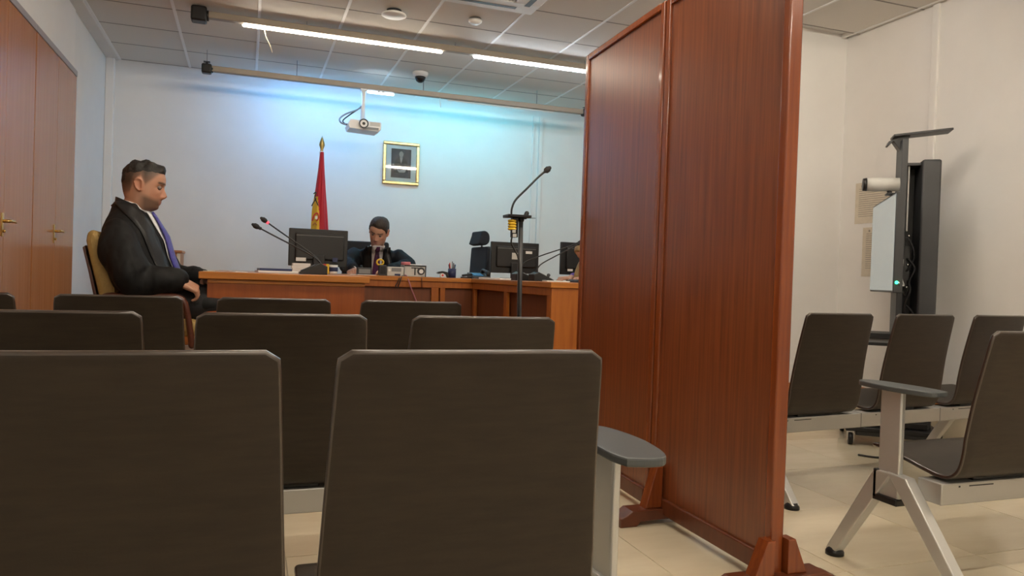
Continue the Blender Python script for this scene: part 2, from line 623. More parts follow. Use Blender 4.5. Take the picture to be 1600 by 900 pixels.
# ceiling: slab, suspended tiles, bars
ce = solo('ceiling', join(B((XL, YF, ZC + 0.03), (XR, YJ, ZC + 0.1)), B((XL, YJ, ZC + 0.03), (XJ, YB, ZC + 0.1))), 'plaster',
          'suspended ceiling of square tiles in a white grid', kind='structure')
GX, GY = 0.612, 0.575
xs = cuts(-1.177, XR, -1.177 + GX, GX)
ys = cuts(YF, YB, 6.26 - 13 * GY, GY)
cw = world_mtx(ce)


def child_world(o, parent):
    o.parent = parent
    o.location = cw.inverted() @ Vector(o.location)


def ceil_tiles():
    cache = {}
    for i in range(len(xs) - 1):
        for j in range(len(ys) - 1):
            cx, cy = (xs[i] + xs[i + 1]) / 2, (ys[j] + ys[j + 1]) / 2
            if not inroom(cx, cy):
                continue
            sx, sy = xs[i + 1] - xs[i] - 0.016, ys[j + 1] - ys[j] - 0.013
            if sx < 0.02 or sy < 0.02:
                continue
            key = (round(sx, 4), round(sy, 4))
            if key not in cache:
                cache[key] = mesh_from(B((-sx / 2, -sy / 2, 0), (sx / 2, sy / 2, 0.03), 0.003, seg=1), 'ceiling_tile', 'ceiling_tile')
            o = bpy.data.objects.new('ceiling_tile', cache[key])
            COL.objects.link(o)
            o.location = (cx, cy, ZC)
            child_world(o, ce)


ceil_tiles()
for x in xs[:-1]:
    part('grid_bar', B((x - 0.011, YF, ZC - 0.004), (x + 0.011, YJ if x > XJ else YB, ZC + 0.03), 0.0015, seg=1), 'tbar', ce)
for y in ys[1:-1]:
    part('grid_bar', B((-1.177, y - 0.0064, ZC - 0.0008), (XJ if y > YJ else XR, y + 0.0064, ZC + 0.03)), 'tbar_gap_shade', ce)  # flush bars, shadow gap put into their colour
solo('trim_4', B((XL, YF, ZC - 0.012), (-1.188, YB, ZC + 0.03), 0.004), 'plaster', 'plain plaster border between cupboard wall and ceiling tiles', kind='structure')

# built-in cupboards in the left wall
LEAF = 0.586
y_end = 6.56
for k in range(3):
    y1 = y_end - k * 2 * LEAF
    y0 = y1 - 2 * LEAF
    lab = ('brass-handled double-door wooden cupboard built into the side wall, closest to the judge',
           'double-door wooden wall cupboard adjoining the one closest to the judge',
           'double-door wooden wall cupboard at the public end of the row')[k]
    c = root('wall_cupboard', (XL, (y0 + y1) / 2, 0), lab, 'cupboard', 'built-in cupboards along the side wall')
    part('carcass', B((XL, y0 + 0.001, 0.0 if y1 < 3.6 else dz), (XL + 0.012, y1 - 0.001, 2.395)), 'cupboard_gap', c)
    z0 = dz + 0.01 if y0 > 3.62 else (0.01 if y1 < 3.62 else dz + 0.01)
    for s, (a, b) in enumerate(((y0 + 0.008, y0 + LEAF - 0.0015), (y0 + LEAF + 0.0015, y1 - 0.008))):
        d = part('door', B((XL + 0.012, a, z0), (XL + 0.032, b, 2.385), 0.002), 'cupboard', c)
        if s == 0:
            hy = y0 + LEAF
            hz = 1.165
            h = join(T([(XL + 0.032, hy - 0.02, hz + 0.01), (XL + 0.075, hy - 0.02, hz + 0.01)], 0.009, 10),
                     T([(XL + 0.07, hy - 0.02, hz + 0.012), (XL + 0.074, hy + 0.04, hz + 0.012), (XL + 0.07, hy + 0.085, hz + 0.008)], [0.009, 0.008, 0.006], 10, True),
                     B((XL + 0.031, hy - 0.042, hz - 0.075), (XL + 0.037, hy - 0.004, hz + 0.055), 0.004),
                     T([(XL + 0.036, hy - 0.023, hz - 0.045), (XL + 0.05, hy - 0.023, hz - 0.045)], 0.008, 8))
            part('handle', h, 'brass', d, label='brass lever handle with long plate')
    part('top_trim', B((XL, y0, 2.388), (XL + 0.036, y1, 2.43), 0.003), 'lintel', c)
solo('trim_5', B((XL, YF, 2.431), (XL + 0.012, 6.565, ZC - 0.013)), 'wall', 'flush plaster panel above the wall cupboards', kind='structure')

# ================================================================== luminaires
def luminaire(y, z0, x0, x1, tubes, label, wallside=(), ends=(0.11, 0.0), hangers=(0.4, 1.6, 2.8)):
    r = root('linear_luminaire', ((x0 + x1) / 2, y, z0), label, 'light', 'linear luminaires under the ceiling')
    part('housing', B((x0, y - 0.028, z0), (x1, y + 0.028, z0 + 0.05), 0.006), 'rail', r)
    for hx in hangers:
        part('bracket', B((hx - 0.003, y - 0.003, z0 + 0.05), (hx + 0.003, y + 0.003, ZC - 0.0005)), 'mid_grey', r)
    for a, b, m in tubes:
        part('lamp_tube', T([(a, y, z0 - 0.010), (b, y, z0 - 0.010)], 0.014, 12, True), m, r, label='lit white tube')
        for e in (a, b):
            part('tube_clip', B((e - 0.012, y - 0.012, z0 - 0.008), (e + 0.012, y + 0.012, z0 + 0.002)), 'white', r)
    for a, b, m, dy, dzz in wallside:
        part('lamp_tube', T([(a, y + dy, z0 + dzz), (b, y + dy, z0 + dzz)], 0.012, 10, True), m, r)
        if dzz > 0:
            part('added_glare_shield', B((a - 0.02, y + 0.028, z0 + 0.047), (b + 0.02, y + 0.10, z0 + 0.050)), 'rail', r)  # unseen plate, added to keep the tube light off the ceiling
        for e in (a + 0.1, b - 0.1):
            part('tube_clip', B((e - 0.01, y + 0.02, z0 + min(dzz, 0.0) + 0.0), (e + 0.01, y + dy, z0 + 0.03)), 'white', r)
    for s, e in enumerate(ends):
        if e:
            cx = (x0 - e / 2 + 0.012, x1 + e / 2 - 0.012)[s]
            zc = z0 + 0.02
            part('end_box', cbox((cx, y, zc), (e, e, e), 0.014), 'black', r, label='black box at the end of the rail')
            sx = 1 if s == 0 else -1
            part('end_collar', T([(cx + sx * e * 0.45, y, zc), (cx + sx * (e * 0.62), y, zc)], e * 0.36, 14), 'black', r)
            part('end_mount', join(B((cx - e * 0.12, y - e * 0.12, zc + e * 0.45), (cx + e * 0.12, y + e * 0.12, zc + e * 0.72)), B((cx - e * 0.32, y - e * 0.25, zc + e * 0.68), (cx + e * 0.32, y + e * 0.25, zc + e * 0.76))), 'black', r)
            part('drop_rod', B((cx - 0.0025, y - 0.0025, zc + e * 0.76), (cx + 0.0025, y + 0.0025, ZC - 0.0045)), 'mid_grey', r)
    return r


luminaire(6.09, 2.825, -0.335, 3.62, [(-0.06, 1.48, 'tube_neutral'), (1.775, 3.30, 'tube_cool')],
          'long suspended light rail with one warm and one cool lit tube across the ceiling')
Y2, Z2 = 7.26, 2.715
luminaire(Y2, Z2, -0.345, 3.33, [], 'light rail closest to the rear wall, washing it in bluish light',
          wallside=[(0.15, 1.02, 'tube_blue', 0.052, 0.034), (1.07, 1.31, 'tube_dim', 0.05, -0.008), (1.42, 2.9, 'tube_cyan', 0.052, 0.034)], ends=(0.085, 0.075))
luminaire(2.95, 2.825, -0.335, 3.62, [(-0.06, 1.48, 'tube_warm'), (1.775, 3.30, 'tube_warm')], 'long light rail with two lit tubes above the middle bench rows', ends=(0.11, 0.0))
luminaire(0.35, 2.825, -0.335, 3.62, [(-0.06, 1.48, 'tube_warm'), (1.775, 3.30, 'tube_warm')], 'long light rail with two lit tubes at the public end of the room', ends=(0.11, 0.0))
# loose pull cords under the rails
solo('hanging_cord', T([(0.085, 6.12, 2.822), (0.10, 6.14, 2.76), (0.135, 6.16, 2.70), (0.15, 6.17, 2.655)], 0.004, 6), 'cream', 'thin pale cord dangling from the warm end of the light rail', 'cord')
solo('hanging_cord', T([(1.77, Y2, Z2 + 0.001), (1.775, Y2, Z2 - 0.04), (1.78, Y2, Z2 - 0.09)], 0.004, 6), 'white', 'short white cord dangling from the rail closest to the rear wall', 'cord')
solo('thin_conduit', T([(1.85, Y2 + 0.01, Z2 - 0.0075), (2.2, Y2 + 0.012, Z2 - 0.010), (2.6, Y2 + 0.01, Z2 - 0.0075), (3.0, Y2 + 0.01, Z2 - 0.009)], 0.006, 6), 'white', 'thin white cable run under the rail near the rear wall', 'cable')

# round diffuser, detector, dome camera, air-conditioning cassette
d = root('air_diffuser', (0.985, 5.55, ZC), 'round white air diffuser in the ceiling beside the smoke detector', 'vent')
part('collar', L([(0.055, 0.0), (0.055, -0.022), (0.0, -0.022)], (0.985, 5.55, ZC - 0.0005)), 'dark_grey', d)
part('disc', L([(0.0, -0.022), (0.07, -0.022), (0.088, -0.030), (0.092, -0.040), (0.082, -0.046), (0.0, -0.050)], (0.985, 5.55, ZC - 0.0005)), 'white', d)
d = root('smoke_detector', (1.585, 5.46, ZC), 'small round white smoke detector on the ceiling', 'smoke detector')
part('base', L([(0.045, 0.0), (0.045, -0.014), (0.0, -0.014)], (1.585, 5.46, ZC - 0.0005)), 'mid_grey', d)
part('head', L([(0.0, -0.014), (0.052, -0.014), (0.050, -0.028), (0.034, -0.042), (0.0, -0.044)], (1.585, 5.46, ZC - 0.0005)), 'white', d)
d = root('dome_camera', (1.535, 7.12, ZC), 'black glass dome camera on the ceiling before the rear light rail', 'camera')
part('mount', L([(0.075, 0.0), (0.075, -0.02), (0.060, -0.045), (0.0, -0.045)], (1.535, 7.12, ZC - 0.0045)), 'plaster', d)
part('dome', L([(0.0, -0.044), (0.052, -0.044), (0.050, -0.062), (0.038, -0.085), (0.018, -0.098), (0.0, -0.101)], (1.535, 7.12, ZC - 0.0045)), 'screen_off', d)
ac = root('air_conditioner', (1.49, 4.715, ZC), 'square white ceiling air-conditioning cassette with black slatted grille', 'air conditioner')
ax0, ax1, ay0, ay1 = 1.065, 1.915, 4.29, 5.14
part('panel', join(*[B(lo, hi, 0.006) for lo, hi in (
    ((ax0, ay0, ZC - 0.03), (ax1, ay0 + 0.19, ZC - 0.005)), ((ax0, ay1 - 0.19, ZC - 0.03), (ax1, ay1, ZC - 0.005)),
    ((ax0, ay0 + 0.19, ZC - 0.03), (ax0 + 0.19, ay1 - 0.19, ZC - 0.005)), ((ax1 - 0.19, ay0 + 0.19, ZC - 0.03), (ax1, ay1 - 0.19, ZC - 0.005)))]), 'white', ac)
part('grille_back', B((ax0 + 0.19, ay0 + 0.19, ZC - 0.008), (ax1 - 0.19, ay1 - 0.19, ZC - 0.005)), 'black_matte', ac)
for k in range(16):
    x = ax0 + 0.205 + k * 0.0293
    part('slat', B((x - 0.006, ay0 + 0.19, ZC - 0.026), (x + 0.006, ay1 - 0.19, ZC - 0.012)), 'light_grey', ac)
for a, b in (((ax0 + 0.15, ay0 + 0.07), (ax1 - 0.15, ay0 + 0.11)), ((ax0 + 0.15, ay1 - 0.11), (ax1 - 0.15, ay1 - 0.07)),
             ((ax0 + 0.07, ay0 + 0.15), (ax0 + 0.11, ay1 - 0.15)), ((ax1 - 0.11, ay0 + 0.15), (ax1 - 0.07, ay1 - 0.15))):
    part('air_slot', B((a[0], a[1], ZC - 0.0315), (b[0], b[1], ZC - 0.029)), 'dark_grey', ac)

# ================================================================== folding screen
SX, ST, SH = 1.588, 0.05, 2.115
fs = root('folding_screen', (SX + ST / 2, 2.68, 0), 'tall glossy mahogany two-panel screen dividing the courtroom', 'screen')


def screen_panel(ox, oy, ang, length):
    m = Matrix.Translation((ox, oy, 0)) @ Matrix.Rotation(-ang, 4, 'Z')
    # local: panel along +y from 0 to length, thickness 0..ST in x
    sw = 0.036
    leaf = part('panel', xf(B((0.010, sw, 0.10), (ST - 0.010, length - sw, SH - 0.03)), m), 'mahogany', fs)
    for a in (0, length - sw):
        part('stile', xf(B((0, a, 0.035), (ST, a + sw, SH), 0.006), m), 'mahogany_frame', fs)
    part('rail', xf(B((-0.002, sw, SH - 0.032), (ST + 0.002, length - sw, SH), 0.005), m), 'mahogany_frame', fs, label='pale glossy top rail')
    part('rail', xf(B((-0.004, sw, 0.035), (ST + 0.004, length - sw, 0.10), 0.006), m), 'mahogany_dark', fs)


screen_panel(SX, 1.93, 0.0, 0.755)
screen_panel(SX - 0.002, 2.692, 0.045, 0.835)


def screen_foot(x, y, hh, bh=0.062):
    """Ogee base across the screen with a triangular brace on each side."""
    t = 0.042
    out = [(-0.19, 0), (-0.12, 0), (-0.10, 0.018), (-0.03, 0.02), (0.08, 0.02), (0.15, 0.018), (0.17, 0), (0.24, 0), (0.24, 0.035), (0.215, 0.045), (0.19, 0.062), (-0.14, 0.062), (-0.165, 0.045), (-0.19, 0.035)]
    ft = part('foot', PR([(x + u, v * bh / 0.062) for u, v in out], 'y', y - t, y + t, 0.004), 'mahogany_dark', fs)
    for s in (-1, 1):
        bx_ = x + (0.0 if s < 0 else ST)
        o2 = [(bx_, bh), (bx_ + s * 0.075, bh), (bx_ + s * 0.028, hh), (bx_, hh)]
        part('brace', PR(o2, 'y', y - 0.025, y + 0.025, 0.003), 'mahogany_frame', ft)


screen_foot(SX, 2.605, 0.225)
screen_foot(SX, 1.93, 0.160, 0.05)
screen_foot(SX + 0.034, 3.46, 0.235)
for z in (0.4, 1.06, 1.75):
    part('hinge', T([(SX + ST + 0.004, 2.688, z - 0.04), (SX + ST + 0.004, 2.688, z + 0.04)], 0.006, 8), 'brass', fs)

# ================================================================== beam seating
SEAT_PROF = [(0.0, 0.850), (0.018, 0.780), (0.038, 0.700), (0.058, 0.610), (0.074, 0.520), (0.084, 0.455), (0.098, 0.412), (0.122, 0.388),
             (0.155, 0.384), (0.205, 0.393), (0.28, 0.409), (0.36, 0.424), (0.405, 0.428), (0.432, 0.421), (0.445, 0.408)]
TH = 0.013


def seat_shell():
    """Bent plywood shell: back at -y, seat running to +y, with a rolled front; width varies along it."""
    prof = smooth_path(SEAT_PROF, 4)
    nP = len(prof)
    acc = [0.0]
    for i in range(1, nP):
        acc.append(acc[-1] + float(np.hypot(*(prof[i] - prof[i - 1]))))
    tot = acc[-1]
    rows = []
    for i in range(nP):
        s = acc[i]
        half = 0.210 + 0.016 * min(1, s / 0.34)
        if s > 0.46:
            half += 0.010 * min(1, (s - 0.46) / 0.12)
        for end, r in ((s, 0.020), (tot - s, 0.055)):
            if end < r:
                half -= r - math.sqrt(max(0, r * r - (r - end) ** 2))
        rows.append((prof[i], half, s))
    # refine the start so that the rounded top corners are smooth
    bm = bmesh.new()
    nu = 12
    top, bot = [], []
    for i, (p, half, s) in enumerate(rows):
        a, b = prof[max(i - 1, 0)], prof[min(i + 1, nP - 1)]
        t = (b - a) / np.hypot(*(b - a))
        nrm = np.array([t[1], -t[0]])     # towards the rear / underside
        nrm = -nrm if nrm[0] > 0 and s < 0.3 else nrm
        ra, rb = [], []
        for k in range(nu + 1):
            u = -1 + 2 * k / nu
            bow = 0.012 * (u * u) * max(0, 1 - s / 0.45)     # the back is slightly dished
            x = half * u
            q = p + np.array([bow, 0.0])
            ra.append(bm.verts.new((x, q[0] - nrm[0] * 0, q[1])))
            rb.append(bm.verts.new((x, q[0] + nrm[0] * TH, q[1] + nrm[1] * TH)))
        top.append(ra)
        bot.append(rb)
    edge = []
    for i in range(nP - 1):
        for k in range(nu):
            for g, flip in ((top, False), (bot, True)):
                q = (g[i][k], g[i][k + 1], g[i + 1][k + 1], g[i + 1][k])
                f = bm.faces.new(q[::-1] if flip else q)
                f.smooth = True
        for k in (0, nu):
            f = bm.faces.new((top[i][k], top[i + 1][k], bot[i + 1][k], bot[i][k]))
            f.material_index = 1
            edge.append(f)
    for i in (0, nP - 1):
        for k in range(nu):
            f = bm.faces.new((top[i][k], top[i][k + 1], bot[i][k + 1], bot[i][k]))
            f.material_index = 1
            edge.append(f)
    bmesh.ops.recalc_face_normals(bm, faces=bm.faces[:])
    ee = [e for e in bm.edges if len(e.link_faces) == 2 and (e.link_faces[0].material_index != e.link_faces[1].material_index)]
    r = bmesh.ops.bevel(bm, geom=ee, offset=0.0045, segments=3, profile=0.5, affect='EDGES')
    for f in r['faces']:
        f.smooth = True
        f.material_index = 1
    return bm


shell_me = mesh_from(seat_shell(), 'seat_shell', ['shell', 'shell_edge'])


def arm_pad(side):
    """Flat wing-shaped pad; local x grows outwards for side=+1."""
    o = [(-0.066, 0.092), (-0.025, 0.080), (0.008, 0.086), (0.030, 0.13), (0.044, 0.22), (0.040, 0.30), (0.022, 0.365), (-0.018, 0.378), (-0.054, 0.335), (-0.072, 0.24), (-0.076, 0.14)]
    o = [tuple(p) for p in smooth_path(o + o[:1], 4)][:-1]
    return [(side * u, v) for u, v in o]


def bench(x_left, y_top, n, pitch, label, rz=0.0, group='rows of beam seating', left_arm=True, right_arm=True, arm_gap=0.07, arm_dy=0.0, tilt=0.0):
    """x_left: left edge of the first back; y_top: where the top edge of the backs is. Faces +y."""
    r = root('beam_bench', (x_left, y_top, 0), label, 'bench', group, rz)
    w0 = 0.42
    for k in range(n):
        o = bpy.data.objects.new('seat', shell_me)
        COL.objects.link(o)
        o.parent = r
        o.location = Vector((w0 / 2 + k * pitch, 0, 0.85)) - Matrix.Rotation(tilt, 3, 'X') @ Vector((0, 0, 0.85))
        o.rotation_euler = (tilt, 0, 0)
        part('seat_bracket', B((w0 / 2 + k * pitch - 0.11, 0.13, 0.362), (w0 / 2 + k * pitch + 0.11, 0.27, 0.381), 0.003), 'black', r, local=True)
    xa, xb = (-arm_gap if left_arm else 0.03), (n - 1) * pitch + w0 + (arm_gap if right_arm else -0.03)
    bmn = part('beam', B((xa + 0.02, 0.115, 0.295), (xb - 0.02, 0.205, 0.363), 0.004), 'beam', r, local=True)
    for k in range(n):
        cx = w0 / 2 + k * pitch
        if k:
            part('beam_joint', B((cx - pitch / 2 - 0.0012, 0.1142, 0.296), (cx - pitch / 2 + 0.0012, 0.206, 0.3635)), 'dark_grey', r, local=True)
        part('beam_slot', B((cx - 0.145, 0.1142, 0.350), (cx - 0.04, 0.118, 0.3535)), 'black', r, local=True)
        part('beam_screw', B((cx - 0.19, 0.1142, 0.349), (cx - 0.183, 0.118, 0.354)), 'black', r, local=True)
    for side, x in ((-1, xa), (1, xb)):
        arm = right_arm if side > 0 else left_arm
        if arm:
            part('armrest', xf(PR(arm_pad(side), 'z', 0.629, 0.646, 0.004), Matrix.Translation((x, arm_dy, 0))), 'arm_pad', r, local=True)
        part('armrest_post', B((x - 0.010, 0.25, 0.27), (x + 0.010, 0.336, 0.630 if arm else 0.36), 0.006), 'alu', r, local=True)
        part('post_clip', join(B((x - 0.021, 0.328, 0.262), (x + 0.021, 0.346, 0.36), 0.004), B((x - 0.021, 0.246, 0.255), (x + 0.021, 0.346, 0.278), 0.004)), 'black', r, local=True)
        for fy, y0, in ((0.535, 0.325), (-0.03, 0.235)):
            dy = 1 if fy > 0.2 else -1
            o2 = [(y0 - dy * 0.055, 0.36), (y0 + dy * 0.02, 0.355), (fy + dy * 0.012, 0.02), (fy - dy * 0.035, 0.02)]
            lg = part('leg', PR(o2, 'x', x - 0.021, x + 0.021, 0.004), 'alu', r, local=True)
            pad = L([(0.032, 0), (0.032, 0.012), (0.022, 0.028), (0.0, 0.028)], (0, 0, 0), 14)
            part('foot_pad', xf(pad, world_mtx(r) @ Matrix.Translation((x, fy - dy * 0.012, 0))), 'black', lg)
    return r


bench(-0.867, 1.08, 3, 0.497, 'dark brown beam bench whose armrest stands beside the near end of the mahogany screen', arm_gap=0.166, tilt=-0.07)
bench(-1.192, 1.985, 4, 0.54, 'dark brown beam bench in the middle of the three rows facing the desks', left_arm=False)
bench(-1.178, 3.03, 4, 0.54, 'dark brown beam bench in the row closest to the desks', left_arm=False)
bench(2.32, 2.635, 3, 0.578, 'dark brown beam bench standing before the wheeled videoconference cart', rz=0.10, group='beam benches beyond the screen', right_arm=False)
bench(2.10, 1.60, 3, 0.56, 'dark brown beam bench with raised grey armrest, the row behind the one by the cart', arm_dy=0.055, group='beam benches beyond the screen')

# ================================================================== court desks
DT = 0.94


def slab(r, lo, hi):
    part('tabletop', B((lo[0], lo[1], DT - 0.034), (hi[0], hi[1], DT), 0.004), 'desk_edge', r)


dl = root('court_desk', (0.19, 4.7, dz), "orange-brown wooden lawyers' desk beside the tan upholstered chair", 'desk', 'court desks set in a horseshoe')
slab(dl, (-0.206, 3.75), (0.587, 5.69))
part('end_panel', B((-0.168, 3.775, dz), (0.565, 3.80, DT - 0.034), 0.002), 'desk_panel', dl)
part('apron', B((-0.168, 3.768, DT - 0.052), (0.565, 3.776, DT - 0.0345), 0.002), 'desk_edge', dl)
part('end_panel', B((-0.168, 5.66, dz), (0.565, 5.685, DT - 0.034), 0.002), 'desk_panel', dl)
part('modesty_panel', B((0.53, 3.801, dz + 0.02), (0.553, 5.659, DT - 0.034), 0.002), 'desk_panel', dl)

dc = root('court_desk', (1.15, 6.05, dz), "long orange-brown wooden judge's desk with recessed dark front panels", 'desk', 'court desks set in a horseshoe')
slab(dc, (-0.20, 5.70), (3.2, 6.42))
part('rail', B((-0.18, 5.715, DT - 0.082), (3.18, 5.74, DT - 0.0345), 0.002), 'desk_wood', dc)
for a, b in ((-0.18, -0.13), (0.60, 0.65), (1.375, 1.432), (1.447, 1.485), (2.02, 2.07), (3.13, 3.18)):
    part('stile', B((a, 5.715, dz), (b, 5.74, DT - 0.082), 0.002), 'desk_wood', dc)
for a, b in ((-0.13, 0.60), (0.65, 1.375), (1.485, 2.02), (2.07, 3.13)):
    part('front_panel', B((a, 5.745, dz + 0.02), (b, 5.76, DT - 0.04)), 'desk_panel_and_recess_shade', dc)
for a, b in ((-0.18, -0.155), (1.418, 1.462), (3.155, 3.18)):
    part('side_panel', B((a, 5.762, dz), (b, 6.40, DT - 0.034)), 'desk_panel', dc)

dr = root('court_desk', (2.03, 4.87, dz), 'orange-brown wooden side desk standing beyond the mahogany screen', 'desk', 'court desks set in a horseshoe')
slab(dr, (1.69, 4.05), (2.40, 5.69))
part('rail', B((1.70, 4.08, DT - 0.082), (1.725, 5.68, DT - 0.0345), 0.002), 'desk_wood', dr)
part('end_panel', B((1.70, 4.06, dz), (2.38, 4.078, DT - 0.034), 0.002), 'desk_wood', dr)
part('end_panel', B((1.74, 5.66, dz), (2.38, 5.68, DT - 0.034), 0.002), 'desk_panel', dr)
for a, b in ((4.08, 4.13), (4.86, 4.92), (5.63, 5.68)):
    part('stile', B((1.70, a, dz), (1.725, b, DT - 0.082), 0.002), 'desk_wood', dr)
for a, b in ((4.13, 4.86), (4.92, 5.63)):
    part('front_panel', B((1.735, a, dz + 0.02), (1.75, b, DT - 0.04)), 'desk_panel_and_recess_shade', dr)  # dark panel colour stands for the shade in the open recess

# ================================================================== positions read off the photograph
def ray(px, py):
    return fwd + r2 * ((px - 800) / F_PX) - u2 * ((py - 450) / F_PX)


def at(px, py, Y):
    d = ray(px, py)
    return Vector((0, 0, CAM_Z)) + d * (Y / d.y)


# ================================================================== tan upholstered armchair of the lawyer
lc = root('upholstered_armchair', (-0.42, 3.95, dz), 'tan upholstered office armchair with dark wooden arms', 'chair')
back_o = [(-0.668, 1.06), (-0.662, 1.095), (-0.640, 1.108), (-0.617, 1.09), (-0.598, 1.03), (-0.570, 0.95), (-0.545, 0.87), (-0.530, 0.79), (-0.520, 0.72),
          (-0.585, 0.70), (-0.603, 0.78), (-0.622, 0.86), (-0.642, 0.94), (-0.660, 1.02)]
part('backrest', PR([tuple(p) for p in smooth_path(back_o + back_o[:1], 3)][:-1], 'y', 3.735, 4.165, 0.02), 'tan_fabric', lc)
part('back_shell', PR([(-0.672, 1.04), (-0.668, 1.0), (-0.645, 0.92), (-0.607, 0.74), (-0.590, 0.66), (-0.598, 0.655), (-0.620, 0.74), (-0.658, 0.92), (-0.684, 1.03)], 'y', 3.76, 4.14, 0.003), 'chair_wood', lc)
part('piping', T(smooth_path([(-0.585, 3.733, 1.00), (-0.565, 3.731, 0.92), (-0.550, 3.731, 0.84), (-0.55, 3.733, 0.75)], 4), 0.005, 6), 'tan_fabric', lc)
part('seat', B((-0.60, 3.745, 0.635), (-0.195, 4.155, 0.715), 0.03, seg=3), 'tan_fabric', lc)
part('seat_frame', B((-0.59, 3.755, 0.595), (-0.20, 4.145, 0.637), 0.008), 'base_wood', lc)
for y in (3.715, 4.185):
    p = smooth_path([(-0.60, y, 0.70), (-0.605, y, 0.78), (-0.585, y, 0.815), (-0.52, y, 0.822), (-0.40, y, 0.824), (-0.30, y, 0.822), (-0.262, y, 0.800), (-0.245, y, 0.74), (-0.232, y, 0.66), (-0.225, y, 0.60)], 4)
    part('arm', T(p, 0.0165, 10, True, (0.85, 1.15)), 'chair_wood', lc, label='dark polished wooden arm')
part('column', T([(-0.40, 3.95, 0.27), (-0.40, 3.95, 0.597)], 0.03, 14), 'black', lc)
for k in range(5):
    a = 2 * PI * k / 5 + 0.3
    q = Vector((-0.40 + 0.25 * math.cos(a), 3.95 + 0.25 * math.sin(a), 0.255))
    lg = part('base_leg', T([(-0.40, 3.95, 0.285), q], [0.026, 0.017], 8, True), 'chair_wood', lc)
    part('caster', join(T([q + Vector((-0.012 * math.sin(a), 0.012 * math.cos(a), -0.047)), q - Vector((-0.012 * math.sin(a), 0.012 * math.cos(a), 0.047))], 0.027, 14),
                        T([q + Vector((0, 0, -0.03)), q], 0.008, 8)), 'black', lg)

# small wooden cabinet by the rear wall
cb = root('low_cabinet', (-0.78, 7.78, dz), 'small light wooden cabinet against the rear wall behind the seated lawyer', 'cabinet')
part('body', B((-1.0, 7.60, dz), (-0.575, 7.985, 1.085), 0.002), 'cabinet_wood', cb)
part('top', B((-1.012, 7.572, 1.085), (-0.562, 7.985, 1.108), 0.004), 'cabinet_wood', cb)
dd = part('door', B((-0.995, 7.578, dz + 0.03), (-0.605, 7.60, 1.075), 0.002), 'cabinet_wood', cb)
part('knob', L([(0.0, 0), (0.006, 0), (0.006, 0.012), (0.012, 0.02), (0.008, 0.028), (0, 0.029)], (0, 0, 0), 12, Matrix.Translation((-0.63, 7.578, 1.04)) @ Matrix.Rotation(PI / 2, 4, 'X')), 'black', dd)
part('edge_strip', B((-0.604, 7.582, dz + 0.02), (-0.577, 7.60, 1.08), 0.001), 'cream', cb)

# ================================================================== monitors
def monitor(x0, x1, y, zb, zt, yaw, label, stickers=(), logo=None):
    cx, w_, h_ = (x0 + x1) / 2, x1 - x0, zt - zb
    r = root('computer_monitor', (cx, y, DT), label, 'monitor', 'computer monitors on the desks', rz=yaw)
    b = zb - DT
    t = zt - DT
    part('bezel', B((-w_ / 2, 0.0, b), (w_ / 2, 0.03, t), 0.005), 'black', r, local=True)
    part('screen', B((-w_ / 2 + 0.014, 0.0295, b + 0.02), (w_ / 2 - 0.014, 0.0315, t - 0.014)), 'screen_off', r, local=True)
    bc = part('back_cover', B((-w_ / 2 + 0.045, -0.022, b + 0.05), (w_ / 2 - 0.03, 0.002, t - 0.035), 0.009), 'black', r, local=True)
    part('vent', B((-w_ / 2 + 0.05, -0.0225, t - 0.055), (w_ / 2 - 0.035, -0.0215, t - 0.052)), 'mid_grey', r, local=True)
    part('stand_neck', B((-0.045, -0.04, 0.012), (0.045, -0.012, b + 0.09), 0.006), 'black', r, local=True)
    part('stand_foot', xf(PR(rrect(-0.12, -0.10, 0.12, 0.09, 0.05), 'z', 0.0, 0.014, 0.003), Matrix.Identity(4)), 'black', r, local=True)
    for sx, sz, sw, sh, m in stickers:
        part('sticker', B((sx - sw / 2, -0.0245, sz - sh / 2), (sx + sw / 2, -0.0215, sz + sh / 2)), m, r, local=True)
    return r


monitor(0.308, 0.757, 6.0, 0.995, 1.285, 0.06, 'wide black computer monitor seen from behind beside the judge, below the flag',
        [(-0.135, 0.105, 0.075, 0.028, 'paper'), (0.125, 0.11, 0.04, 0.035, 'navy_item')])
p0, p1 = at(768, 377, 5.95), at(841, 427, 5.95)
monitor(p0.x, p1.x, 5.95, 0.995, p0.z, 0.0, 'black computer monitor seen from behind with two white stickers, beside the empty swivel chair',
        [(-0.005, 0.20, 0.065, 0.055, 'light_grey'), (0.115, 0.235, 0.058, 0.022, 'paper')])
p0 = at(880, 378, 5.95)
monitor(p0.x - 0.02, p0.x + 0.38, 5.95, 1.0, p0.z, 0.05, 'black computer monitor half hidden behind the mahogany screen', [(-0.12, 0.1, 0.05, 0.02, 'paper')])

